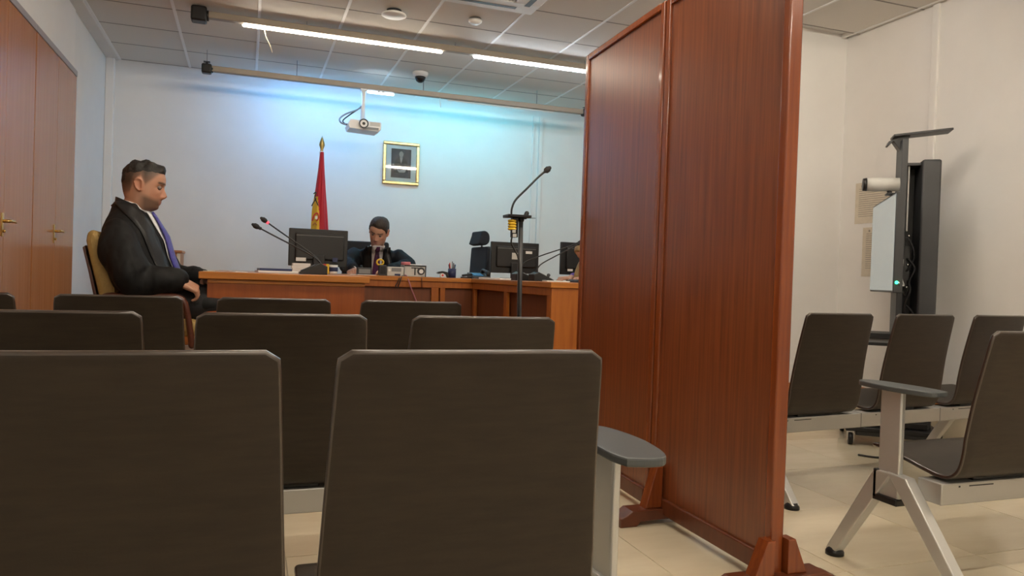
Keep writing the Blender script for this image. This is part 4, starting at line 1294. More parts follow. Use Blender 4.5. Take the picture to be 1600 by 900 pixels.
cmr = vp('camera', T([(-0.14, -0.26, 1.598), (-0.10, -0.26, 1.598), (0.04, -0.26, 1.598)], [0.040, 0.042, 0.040], 20), 'light_grey', label='grey cylindrical conference camera')
vp('lens', T([(-0.160, -0.26, 1.598), (-0.139, -0.26, 1.598)], [0.037, 0.041], 20), 'black', cmr)
vp('camera_foot', join(T([(0.0, -0.26, 1.535), (-0.02, -0.26, 1.57)], 0.012, 8), B((-0.03, -0.30, 1.533), (0.05, -0.22, 1.545), 0.003)), 'black', cmr)
ba = vp('base_plate', B((-0.20, -0.26, 0.085), (0.33, 0.24, 0.115), 0.006), 'black')
vp('base_skirt', B((-0.14, -0.24, 0.060), (0.28, 0.20, 0.0855), 0.004), 'dark_grey')
for sx in (-0.17, 0.30):
    for sy in (-0.235, 0.215):
        cs = vp('caster', join(T([(sx - 0.012, sy, 0.036), (sx + 0.012, sy, 0.036)], 0.036, 18), T([(sx, sy, 0.05), (sx, sy, 0.09)], 0.010, 8)), 'black')
        vp('caster_fork', join(B((sx - 0.020, sy - 0.020, 0.03), (sx - 0.015, sy + 0.02, 0.08)), B((sx + 0.015, sy - 0.020, 0.03), (sx + 0.020, sy + 0.02, 0.08)), B((sx - 0.020, sy - 0.02, 0.078), (sx + 0.020, sy + 0.02, 0.086))), 'chrome', cs)
vp('equipment_shelf', B((-0.16, -0.16, 0.655), (0.075, 0.10, 0.69), 0.003), 'black')
vp('equipment_shelf', B((-0.15, -0.15, 0.612), (0.075, 0.09, 0.632), 0.003), 'black')
vp('codec_box', B((-0.14, -0.14, 0.632), (0.075, 0.08, 0.655)), 'mid_grey')
vp('base_box', B((-0.10, -0.20, 0.115), (0.26, 0.16, 0.155), 0.005), 'black')
q = smooth_path([(3.35, 3.35, 0.006), (3.40, 3.28, 0.006), (3.50, 3.26, 0.006), (3.60, 3.30, 0.006), (3.70, 3.42, 0.006)], 5)
solo('floor_cable', T(q, 0.006, 6, True), 'black', 'black cable lying in an arc on the floor before the cart', 'cable')

# notices on the side wall behind the cart
for (px0, px1, py0, py1, lab) in ((1338, 1400, 287, 350, 'cream notice sheet pinned to the side wall, partly hidden by the conference camera'),
                                   (1349, 1392, 356, 432, 'lower cream notice sheet behind the display')):
    d0, d1 = ray(px0, py0), ray(px1, py0)
    ya, yb = XR / (d0.x / d0.y), XR / (d1.x / d1.y)
    d2 = ray(px0, py1)
    z1_, z0_ = CAM_Z + d0.z / d0.x * XR, CAM_Z + d2.z / d2.x * XR
    n = root('notice', (XR, (ya + yb) / 2, z0_), lab, 'notice', 'notices on the side wall')
    part('sheet', B((XR - 0.003, yb, z0_), (XR - 0.0005, ya, z1_)), 'paper_cream', n)
    part('emblem', B((XR - 0.0036, ya - 0.07, z1_ - 0.035), (XR - 0.0029, ya - 0.055, z1_ - 0.018)), 'ink', n)
    hh_ = z1_ - z0_
    part('print', join(*[B((XR - 0.0036, yb + 0.03 + 0.02 * (k % 3), z1_ - 0.05 - k * 0.016), (XR - 0.0029, ya - 0.035, z1_ - 0.046 - k * 0.016)) for k in range(int((hh_ - 0.08) / 0.016))]), 'ink', n, kind='stuff')

# ================================================================== people
def gauss(x, s):
    return np.exp(-(x / s) ** 2)


class Head:
    """Head in its own frame: x forward, y to its left, z up, origin between the ears."""
    ZB = [-0.125, -0.112, -0.100, -0.085, -0.070, -0.055, -0.030, 0.0, 0.020, 0.045, 0.070, 0.090, 0.104, 0.113, 0.117]
    FR = [0.018, 0.052, 0.071, 0.0755, 0.0805, 0.0815, 0.0845, 0.0895, 0.0975, 0.0985, 0.090, 0.074, 0.052, 0.028, -0.002]
    BK = [-0.056, -0.058, -0.060, -0.064, -0.070, -0.076, -0.084, -0.090, -0.0915, -0.0895, -0.081, -0.066, -0.046, -0.030, -0.006]
    WD = [0.046, 0.053, 0.058, 0.062, 0.065, 0.0675, 0.070, 0.0725, 0.0745, 0.0745, 0.068, 0.056, 0.041, 0.024, 0.003]

    def __init__(self, nose=1.0, jaw=1.0):
        zz = np.concatenate([np.linspace(-0.125, 0.085, 64), 0.117 - 0.032 * (1 - np.sin(np.linspace(0.06, 1, 20) * PI / 2))])
        self.z = zz
        sp = lambda a: np.convolve(np.pad(np.interp(zz, self.ZB, a), 2, mode='edge'), np.ones(5) / 5, 'valid')
        self.fr, self.bk, self.wd = sp(self.FR), sp(self.BK), sp(self.WD)
        self.n = 96
        self.nose = nose
        self.jaw = jaw

    def points(self, thick=None):
        th = np.linspace(0, 2 * PI, self.n, endpoint=False)
        Z, TT = np.meshgrid(self.z, th, indexing='ij')
        fr, bk, wd = (np.repeat(a[:, None], self.n, 1) for a in (self.fr, self.bk, self.wd))
        c, s = np.cos(TT), np.sin(TT)
        xc = np.where(Z < -0.05, 0.0 + (-0.05 - Z) * 0.1, 0.0)
        e = 0.90
        cs = np.sign(c) * np.abs(c) ** e
        sn = np.sign(s) * np.abs(s) ** e
        X = xc + np.where(c > 0, (fr - xc) * cs, (xc - bk) * cs)
        low = np.clip((-0.035 - Z) / 0.07, 0, 1)
        Y = wd * sn * (1 - low * 0.30 * np.clip(c, 0, 1))
        # the face is flatter than an ellipse across the cheeks and narrows to the chin
        f = np.clip(c, 0, 1)
        # nose
        nh = np.interp(Z, [-0.064, -0.056, -0.050, -0.040, -0.030, -0.015, 0.002, 0.014], [0, 0.004, 0.016, 0.0265, 0.0225, 0.0125, 0.0035, 0.0]) * self.nose
        ns = np.interp(Z, [-0.056, -0.045, -0.03, 0.01], [0.016, 0.0155, 0.0105, 0.0085])
        front = c > 0
        X = X + np.where(front, nh * gauss(Y, ns), 0)
        for sd in (-1, 1):
            X = X + np.where(front, 0.007 * gauss(Y - sd * 0.0135, 0.007) * gauss(Z + 0.047, 0.007), 0)                 # nostril wings
            X = X - np.where(front, 0.0135 * gauss(Y - sd * 0.031, 0.015) * gauss(Z + 0.002, 0.0105), 0)                # eye sockets
            X = X + np.where(front, 0.0045 * gauss(Y - sd * 0.028, 0.020) * gauss(Z - 0.0165, 0.007), 0)                # brow ridge
            X = X + np.where(front, 0.0035 * gauss(Y - sd * 0.042, 0.015) * gauss(Z + 0.030, 0.015), 0)                 # cheekbones
        X = X + np.where(front, 0.0055 * gauss(Y, 0.019) * (gauss(Z + 0.068, 0.0042) + 0.95 * gauss(Z + 0.0775, 0.0045)), 0)   # lips
        X = X - np.where(front, 0.0035 * gauss(Y, 0.022) * gauss(Z + 0.0725, 0.0022), 0)
        X = X - np.where(front, 0.0035 * gauss(Y, 0.02) * gauss(Z + 0.0865, 0.005), 0)
        X = X + np.where(front, 0.004 * gauss(Y, 0.018) * gauss(Z + 0.103, 0.010), 0)                                    # chin
        if thick is not None:
            t = thick(X, Y, Z, TT)
            r = np.sqrt((X - 0.0) ** 2 + Y ** 2 + (Z - 0.0) ** 2) + 1e-9
            X, Y, Z = X + X / r * t, Y + Y / r * t, Z + Z / r * t
        return X, Y, Z

    def bm(self, thick=None):
        X, Y, Z = self.points(thick)
        b = grid_surface([[(X[i, j], Y[i, j], Z[i, j]) for j in range(self.n)] for i in range(len(self.z))], closed_u=True)
        b.verts.ensure_lookup_table()
        n = self.n
        b.faces.new([b.verts[k] for k in range(n)][::-1])
        last = (len(self.z) - 1) * n
        b.faces.new([b.verts[last + k] for k in range(n)])
        return b


def ear(side):
    """A cupped ear standing on the side of the head."""
    out = [(-0.004, -0.030), (0.008, -0.026), (0.010, -0.010), (0.010, 0.010), (0.006, 0.026), (-0.008, 0.034), (-0.021, 0.030), (-0.027, 0.014), (-0.024, -0.004), (-0.016, -0.020)]
    pts = smooth_path(out + out[:1], 4)[:-1]
    b = bmesh.new()
    rings = []
    for k, (sc, dy) in enumerate(((0.90, -0.006), (1.0, 0.004), (1.0, 0.011), (0.82, 0.013), (0.66, 0.006), (0.35, 0.003))):
        cx, cz = -0.008, 0.002
        rings.append([b.verts.new((cx + (u - cx) * sc, side * (0.070 + dy + 0.20 * max(0, -(u))), cz + (v - cz) * sc)) for u, v in pts])
    m = len(pts)
    for i in range(len(rings) - 1):
        for k in range(m):
            b.faces.new((rings[i][k], rings[i][(k + 1) % m], rings[i + 1][(k + 1) % m], rings[i + 1][k]))
    b.faces.new(rings[0])
    b.faces.new(rings[-1])
    return b


def hand_bm(wrist, direction, palm_n, thumb_side, curl=0.6, size=1.0, grip=0.0):
    """Palm and five fingers. direction: wrist->knuckles; palm_n: out of the palm; thumb_side: +1/-1 along direction x palm_n."""
    d = Vector(direction).normalized()
    n = Vector(palm_n)
    n = (n - d * n.dot(d)).normalized()
    s = d.cross(n) * thumb_side        # towards the thumb
    wv = Vector(wrist)
    parts = []
    pl = 0.088 * size
    # palm: three overlapping flattened lofts
    for k in range(4):
        off = (-0.030 + 0.020 * k) * size
        parts.append(T([wv + s * off * 0.55 - d * 0.01, wv + d * pl * 0.5 + s * off * 0.95, wv + d * pl + s * off], [0.0165 * size, 0.0160 * size, 0.0125 * size], 10, True))
    ln = [0.066, 0.078, 0.083, 0.074]
    for k in range(4):                 # k = 0 little finger ... 3 index
        off = (-0.030 + 0.020 * k) * size
        p = wv + d * (pl - 0.006) + s * off
        lk = ln[k] * size
        a = 0.35 + curl * 0.5
        q = [p]
        dirv = d
        for j, fr_ in enumerate((0.46, 0.30, 0.24)):
            rot = Matrix.Rotation((a if j == 0 else curl + grip), 3, d.cross(n).normalized())
            dirv = (rot @ dirv).normalized()
            p = p + dirv * lk * fr_
            q.append(p)
        parts.append(T(smooth_path([tuple(v) for v in q], 3), list(np.linspace(0.0098, 0.0075, 10) * size), 8, True))
    p = wv + d * 0.020 * size + s * 0.028 * size
    q = [p, p + (d * 0.55 + s * 0.7 + n * 0.35).normalized() * 0.036 * size]
    q.append(q[-1] + (d * 0.85 + s * 0.2 + n * 0.5).normalized() * 0.030 * size)
    q.append(q[-1] + (d * 0.9 - s * 0.15 + n * 0.45).normalized() * 0.024 * size)
    parts.append(T(smooth_path([tuple(v) for v in q], 3), list(np.linspace(0.014, 0.0085, 10) * size), 8, True))
    return join(*parts)




def loft(levels, n=28, e=0.95):
    """levels: (centre, forward half, lateral half, forward vector, left vector) -> closed surface."""
    b = bmesh.new()
    rings = []
    for c, a, l, f, s in levels:
        c, f, s = Vector(c), Vector(f), Vector(s)
        rg = []
        for k in range(n):
            t = 2 * PI * k / n
            ct, st = math.cos(t), math.sin(t)
            rg.append(b.verts.new(c + f * (a * math.copysign(abs(ct) ** e, ct)) + s * (l * math.copysign(abs(st) ** e, st))))
        rings.append(rg)
    for i in range(len(rings) - 1):
        for k in range(n):
            fc = b.faces.new((rings[i][k], rings[i][(k + 1) % n], rings[i + 1][(k + 1) % n], rings[i + 1][k]))
            fc.smooth = True
    b.faces.new(rings[0][::-1])
    b.faces.new(rings[-1])
    return b


def fold_noise(bm, amp, scale, stretch=(1, 1, 1), seed=0.0):
    bm.normal_update()
    for v in bm.verts:
        p = Vector((v.co.x * stretch[0] * scale + seed, v.co.y * stretch[1] * scale, v.co.z * stretch[2] * scale))
        v.co += v.normal * amp * (mnoise.noise(p) + 0.5 * mnoise.noise(p * 2.1))
    return bm


def tint_mesh(me, hm, fn):
    """hm: world matrix of the head; fn(local xyz arrays) -> rgb."""
    n = len(me.vertices)
    co = np.empty(n * 3)
    me.vertices.foreach_get('co', co)
    co = co.reshape(-1, 3)
    im = np.array(hm.inverted())
    lc_ = co @ im[:3, :3].T + im[:3, 3]
    col = fn(lc_[:, 0], lc_[:, 1], lc_[:, 2])
    a = me.color_attributes.new('tint', 'FLOAT_COLOR', 'POINT')
    a.data.foreach_set('color', np.concatenate([col, np.ones((n, 1))], 1).astype(np.float32).ravel())


def skin_colour(base, beard=None, scalp=None, lip=(0.40, 0.15, 0.12)):
    def fn(x, y, z):
        c = np.repeat(np.array(base)[None, :], len(x), 0)

        def blend(m, t):
            nonlocal c
            c = c * (1 - m[:, None]) + np.array(t)[None, :] * m[:, None]
        near = (z > -0.14) & (np.sqrt(x * x + y * y) < 0.14)
        redness = 0.25 * gauss(z + 0.035, 0.03) * (x > 0.04) + 0.5 * gauss(x + 0.010, 0.03) * (np.abs(y) > 0.072) * gauss(z, 0.035)
        blend(np.clip(redness, 0, 0.5) * near, (base[0] * 0.95, base[1] * 0.62, base[2] * 0.55))
        lipm = gauss(y, 0.022) * np.clip(1.4 * gauss(z + 0.0725, 0.0085), 0, 1) * (x > 0.074)
        blend(np.clip(lipm, 0, 0.75) * near, lip)
        if beard is not None:
            jaw = np.clip((-0.050 - z + 0.02 * np.clip((0.06 - x) / 0.06, 0, 1)) / 0.022, 0, 1) * np.clip((z + 0.135) / 0.02, 0, 1) * np.clip((x + 0.01) / 0.03, 0, 1)
            jaw = jaw * (1 - 0.8 * np.clip(lipm, 0, 1))
            blend(jaw * beard[3] * near, beard[:3])
        if scalp is not None:
            line = np.interp(x, [-0.10, -0.045, -0.03, 0.0, 0.02, 0.045, 0.075, 0.09], [-0.055, -0.045, 0.004, 0.036, -0.005, 0.018, 0.050, 0.062])
            m = np.clip((z - line) / 0.018, 0, 1) * near
            depth = np.clip((z - line) / 0.06, 0, 1)
            blend(m * scalp[3] * (0.55 + 0.45 * depth), scalp[:3])
        br = (x > 0.06) * gauss(z - 0.0185 - 0.10 * np.clip(np.abs(y) - 0.02, 0, 0.1) * 0.3, 0.0042) * np.clip((np.abs(y) - 0.008) / 0.006, 0, 1) * np.clip((0.056 - np.abs(y)) / 0.008, 0, 1)
        blend(np.clip(br * 1.4, 0, 0.92) * near, (0.02, 0.014, 0.010))
        return np.clip(c, 0, 1)
    return fn


def build_head(hm, hair_thick, hair_mat, person, nose=1.0, eyes=True):
    """Adds hair and eyes as children; returns the world-space head shell for the body."""
    H = Head(nose)
    hair = H.bm(hair_thick)
    part('hair', fold_noise(xf(hair, hm), 0.0018, 90, (1, 1, 1)), hair_mat, person)
    for sd in (-1, 1):
        e = part('eye', xf(ellipsoid(bmesh.new(), (0.0735, sd * 0.031, -0.0025), (0.0115, 0.0125, 0.0115)), hm), 'eye_white', person)
        part('iris', xf(ellipsoid(bmesh.new(), (0.0800, sd * 0.031, -0.0045), (0.0058, 0.0068, 0.0068)), hm), 'eye_dark', e)
    return join(xf(H.bm(), hm), xf(ear(1), hm), xf(ear(-1), hm))


def person_obj(bm, name, label, hm, colfn, material='skin'):
    me = mesh_from(bm, name, material)
    tint_mesh(me, hm, colfn)
    co = np.empty(len(me.vertices) * 3)
    me.vertices.foreach_get('co', co)
    co = co.reshape(-1, 3)
    lo, hi = co.min(0), co.max(0)
    c = Vector(((lo[0] + hi[0]) / 2, (lo[1] + hi[1]) / 2, lo[2]))
    me.transform(Matrix.Translation(-c))
    o = bpy.data.objects.new(name, me)
    o.location = c
    COL.objects.link(o)
    return tag(o, label, 'person', 'people in the courtroom')


def strip(rows, th):
    """rows of (left, right) points -> a solid ribbon."""
    b = bmesh.new()
    V = []
    for l, r in rows:
        l, r = Vector(l), Vector(r)
        V.append([b.verts.new(l.lerp(r, k / 4)) for k in range(5)])
    for i in range(len(V) - 1):
        for k in range(4):
            f = b.faces.new((V[i][k], V[i][k + 1], V[i + 1][k + 1], V[i + 1][k]))
            f.smooth = True
    return b


def leg_parts(hip, knee, ankle, toe, r=(0.085, 0.062, 0.042)):
    hip, knee, ankle, toe = (Vector(v) for v in (hip, knee, ankle, toe))
    return T(smooth_path([tuple(hip), tuple(hip.lerp(knee, 0.5)), tuple(knee), tuple(knee.lerp(ankle, 0.35)), tuple(ankle)], 4),
             list(np.interp(np.linspace(0, 1, 17), [0, 0.5, 0.62, 0.75, 1], [r[0], r[1] * 1.02, r[1], r[1] * 0.95, r[2]])), 14, True)


def shoe_bm(ankle, toe, z):
    a, t = Vector(ankle), Vector(toe)
    d = (t - a)
    d.z = 0
    d.normalize()
    p = [Vector((a.x, a.y, z + 0.032)) - d * 0.06, Vector((a.x, a.y, z + 0.04)), Vector((a.x, a.y, z + 0.034)) + d * 0.08, Vector((a.x, a.y, z + 0.026)) + d * 0.16, Vector((a.x, a.y, z + 0.022)) + d * 0.20]
    b = T([tuple(v) for v in p], [0.030, 0.038, 0.036, 0.030, 0.018], 14, True)
    for v in b.verts:
        v.co.z = max(v.co.z, z + 0.001)
    return b


# ------------------------------------------------------------------ the lawyer, seated in profile
YL = 3.95
hm = Matrix.Translation((-0.471, YL, 1.334)) @ Matrix.Rotation(-0.04, 4, 'Z') @ Matrix.Rotation(0.03, 4, 'Y')
ft = Vector((math.cos(-0.30), math.sin(-0.30), 0))
lt = Vector((-ft.y, ft.x, 0))


def hair_lawyer(x, y, z, t):
    # short at the sides, a fuller wavy top ending in a quiff over the forehead
    top = np.clip((z - np.interp(x, [-0.09, -0.05, 0.0, 0.05, 0.08, 0.10], [0.030, 0.045, 0.055, 0.060, 0.060, 0.062])) / 0.03, 0, 1)
    wave = 0.0025 * np.sin(95 * x + 40 * y) + 0.002 * np.sin(150 * x - 60 * y)
    th = -0.004 + top * (0.013 + 1.3 * wave) + 0.019 * gauss(x - 0.088, 0.022) * top
    back = np.clip((z + 0.03) / 0.05, 0, 1) * np.clip((-x - 0.045) / 0.03, 0, 1)
    return np.maximum(th, -0.005 + back * 0.0065)


def torso_levels(data, f, s, y0):
    return [((cx, y0, cz), a, b, f, s) for cz, cx, a, b in data]


tor = [(0.70, -0.41, 0.12, 0.165), (0.80, -0.415, 0.115, 0.155), (0.92, -0.435, 0.110, 0.155), (1.04, -0.475, 0.105, 0.165), (1.12, -0.495, 0.09, 0.150), (1.18, -0.505, 0.065, 0.09), (1.22, -0.505, 0.055, 0.065)]
shR = Vector((-0.50, YL, 1.095)) - lt * 0.175
shL = Vector((-0.50, YL, 1.095)) + lt * 0.175
elR, wrR = Vector((-0.455, 3.715, 0.895)), Vector((-0.285, 3.735, 0.892))
elL, wrL = Vector((-0.38, 4.20, 0.90)), Vector((-0.20, 4.06, 0.90))
body = [loft(torso_levels(tor, ft, lt, YL)),
        T([(-0.515, YL, 1.17), (-0.505, YL, 1.22), (-0.488, YL, 1.275)], [0.062, 0.056, 0.058], 18, True),
        T([tuple(shR), tuple(elR)], [0.052, 0.040], 12, True), T([tuple(elR), tuple(wrR)], [0.040, 0.027], 12, True),
        T([tuple(shL), tuple(elL)], [0.052, 0.040], 12, True), T([tuple(elL), tuple(wrL)], [0.040, 0.027], 12, True),
        hand_bm(wrR, (0.90, 0.15, -0.42), (-0.35, 0.35, -0.85), 1, 0.75, 0.92),
        hand_bm(wrL, (0.75, -0.5, -0.2), (0.0, 0.1, -1.0), -1, 0.55)]
for y, kx in ((3.85, 0.03), (4.06, 0.05)):
    body.append(leg_parts((-0.40, y, 0.795), (kx, y, 0.775), (kx - 0.03, y, 0.275), (kx + 0.2, y, 0.2)))
    body.append(T([(kx - 0.03, y, 0.25), (kx + 0.10, y, 0.215)], [0.04, 0.03], 10, True))




stub = root('stub', (0, 0, 0))
headL = build_head(hm, hair_lawyer, 'hair_dark', stub)
bodyL = remesh(join(headL, *body), 0.0042, 2)
law = person_obj(bodyL, 'person', 'person in a black robe and blue tie seated in profile on the tan armchair', hm,
                 skin_colour((0.50, 0.262, 0.172), beard=(0.060, 0.042, 0.034, 0.74), scalp=(0.022, 0.017, 0.014, 0.92)))


def adopt(stub, person):
    off = Vector(person.location)
    for ch in list(stub.children):
        ch.parent = person
        ch.location = Vector(ch.location) + Vector(stub.location) - off


adopt(stub, law)
bpy.data.objects.remove(stub, do_unlink=True)

# clothes
rob = [(0.70, -0.425, 0.165, 0.20), (0.78, -0.430, 0.150, 0.195), (0.87, -0.437, 0.135, 0.190), (0.96, -0.462, 0.130, 0.195), (1.05, -0.490, 0.127, 0.195),
       (1.11, -0.503, 0.116, 0.185), (1.155, -0.513, 0.100, 0.155), (1.19, -0.520, 0.086, 0.120), (1.225, -0.525, 0.072, 0.088), (1.25, -0.527, 0.064, 0.074)]
robe_parts = [loft(torso_levels(rob, ft, lt, YL), e=0.9)]
for s_, sh_, el_, wr_ in ((-1, shR, elR, wrR), (1, shL, elL, wrL)):
    p = smooth_path([tuple(sh_ + Vector((0.0, 0, 0.015))), tuple(sh_.lerp(el_, 0.35) + Vector((-0.015, s_ * 0.02, 0))), tuple(sh_.lerp(el_, 0.75) + Vector((-0.015, s_ * 0.015, 0))), tuple(el_ + Vector((0.0, 0, -0.004))), tuple(el_.lerp(wr_, 0.5) + Vector((0, 0, 0.0))), tuple(el_.lerp(wr_, 0.93) + Vector((0, 0, 0.004)))], 5)
    robe_parts.append(T(p, list(np.interp(np.linspace(0, 1, len(p)), [0, 0.2, 0.5, 0.65, 0.85, 1], [0.062, 0.084, 0.092, 0.074, 0.064, 0.056])), 18, True))
robe_parts.append(loft([((-0.40, 3.95, 0.775), 0.105, 0.20, (0, 0, 1), (0, 1, 0)), ((-0.25, 3.95, 0.79), 0.09, 0.19, (0, 0, 1), (0, 1, 0)), ((-0.10, 3.955, 0.785), 0.082, 0.185, (0, 0, 1), (0, 1, 0)), ((0.02, 3.955, 0.775), 0.080, 0.18, (0, 0, 1), (0, 1, 0)), ((0.09, 3.955, 0.765), 0.05, 0.15, (0, 0, 1), (0, 1, 0))]))
rb = remesh(join(*robe_parts), 0.008, 5)
fold_noise(rb, 0.010, 7.0, (1.6, 1.6, 0.55), 3.0)
fold_noise(rb, 0.004, 19.0, (1.5, 1.5, 0.6), 9.0)
rb_copy = rb.copy()
part('robe', rb, 'robe', law)
# satin facing: round the neck, over the near shoulder and down the front
rows = []
path = [(-0.585, 3.905, 1.245, 0.016), (-0.555, 3.875, 1.235, 0.024), (-0.515, 3.855, 1.215, 0.034), (-0.468, 3.835, 1.185, 0.046), (-0.425, 3.830, 1.12, 0.048), (-0.385, 3.83, 1.04, 0.046), (-0.355, 3.835, 0.96, 0.043), (-0.325, 3.84, 0.90, 0.040), (-0.30, 3.845, 0.86, 0.035)]
pth = smooth_path(path, 4)
for i, p in enumerate(pth):
    q0, q1 = pth[max(i - 1, 0)], pth[min(i + 1, len(pth) - 1)]
    tg = Vector((q1 - q0)[:3]).normalized()
    sd = tg.cross(Vector((0.75, -0.62, 0.25)).normalized()).normalized()
    c_ = Vector(p[:3])
    rows.append((c_ - sd * p[3], c_ + sd * p[3]))
st_ = strip(rows, 0.004)
wrap_to(st_, rb_copy, 0.006)
part('robe_facing', thicken(st_, 0.004), 'satin', law, label='dull satin facing of the robe')
rowsL = []
for i, p in enumerate(pth):
    c_ = Vector(p[:3])
    rel = c_ - Vector((-0.47, YL, 0))
    mir = rel - lt * (2 * rel.dot(lt))
    rowsL.append((Vector((-0.47, YL, 0)) + mir - lt * 0.035, Vector((-0.47, YL, 0)) + mir + lt * 0.035))
st2 = strip(rowsL, 0.004)
wrap_to(st2, rb_copy, 0.006)
part('robe_facing', thicken(st2, 0.004), 'satin', law)
# shirt front and collar, tie
fr0 = Vector((-0.515, YL, 0))
sr = []
for z, fx_, hw in ((1.235, 0.072, 0.036), (1.20, 0.086, 0.040), (1.15, 0.112, 0.036), (1.08, 0.150, 0.034), (1.0, 0.186, 0.032), (0.94, 0.214, 0.028), (0.915, 0.225, 0.02)):
    c_ = Vector((fr0.x + fx_, YL, z)) + ft * 0.02
    sr.append((c_ - lt * hw, c_ + lt * hw))
sh_bm = strip(sr, 0.003)
ray_wrap(sh_bm, rb_copy, -ft, 0.004)
part('shirt_front', thicken(sh_bm, 0.003), 'shirt', law)
tr = []
for z, fx_, hw in ((1.212, 0.082, 0.014), (1.195, 0.09, 0.020), (1.18, 0.095, 0.017), (1.10, 0.14, 0.027), (1.0, 0.186, 0.034), (0.94, 0.214, 0.038), (0.92, 0.222, 0.030), (0.905, 0.228, 0.006)):
    c_ = Vector((fr0.x + fx_, YL, z)) + ft * 0.02
    tr.append((c_ - lt * hw, c_ + lt * hw))
tb = strip(tr, 0.006)
ray_wrap(tb, rb_copy, -ft, 0.013)
part('tie', thicken(tb, 0.007), 'tie_blue', law)
cq = [(-0.505 + 0.0635 * math.cos(t) + 0.004, YL + 0.062 * math.sin(t), 1.222 - 0.018 * math.cos(t)) for t in [2 * PI * k / 28 for k in range(29)]]
cb_ = grid_surface([[(x, y, z) for x, y, z in cq], [(-0.505 + (x + 0.505) * 0.97 + 0.006, YL + (y - YL) * 0.96, z + 0.026) for x, y, z in cq]], False)
part('shirt_collar', thicken(cb_, 0.004), 'shirt', law)
nq = [(-0.520 + 0.068 * math.cos(t), YL + 0.070 * math.sin(t), 1.228 - 0.026 * math.cos(t)) for t in [0.75 + (2 * PI - 1.5) * k / 28 for k in range(29)]]
part('robe_collar', thicken(grid_surface([[(-0.520 + (x + 0.520) * 1.25, YL + (y - YL) * 1.25, z - 0.02) for x, y, z in nq], nq, [(-0.520 + (x + 0.520) * 0.97, YL + (y - YL) * 0.96, z + 0.024) for x, y, z in nq]]), 0.005), 'satin', law)
for wr_, el_ in ((wrR, elR), (wrL, elL)):
    d_ = (wr_ - el_).normalized()
    part('shirt_cuff', T([tuple(wr_ - d_ * 0.03), tuple(wr_ + d_ * 0.006)], [0.036, 0.034], 16), 'shirt', law)
trz = []
for y, kx in ((3.85, 0.03), (4.06, 0.05)):
    trz.append(leg_parts((-0.38, y, 0.795), (kx, y, 0.775), (kx - 0.03, y, 0.262), (kx + 0.2, y, 0.2), (0.094, 0.074, 0.058)))
part('trousers', remesh(join(*trz), 0.010, 2), 'trousers', law)
for y, kx in ((3.85, 0.03), (4.06, 0.05)):
    part('shoe', shoe_bm((kx - 0.03, y, 0.25), (kx + 0.2, y, 0.2), dz), 'shoe', law)
rb_copy.free()

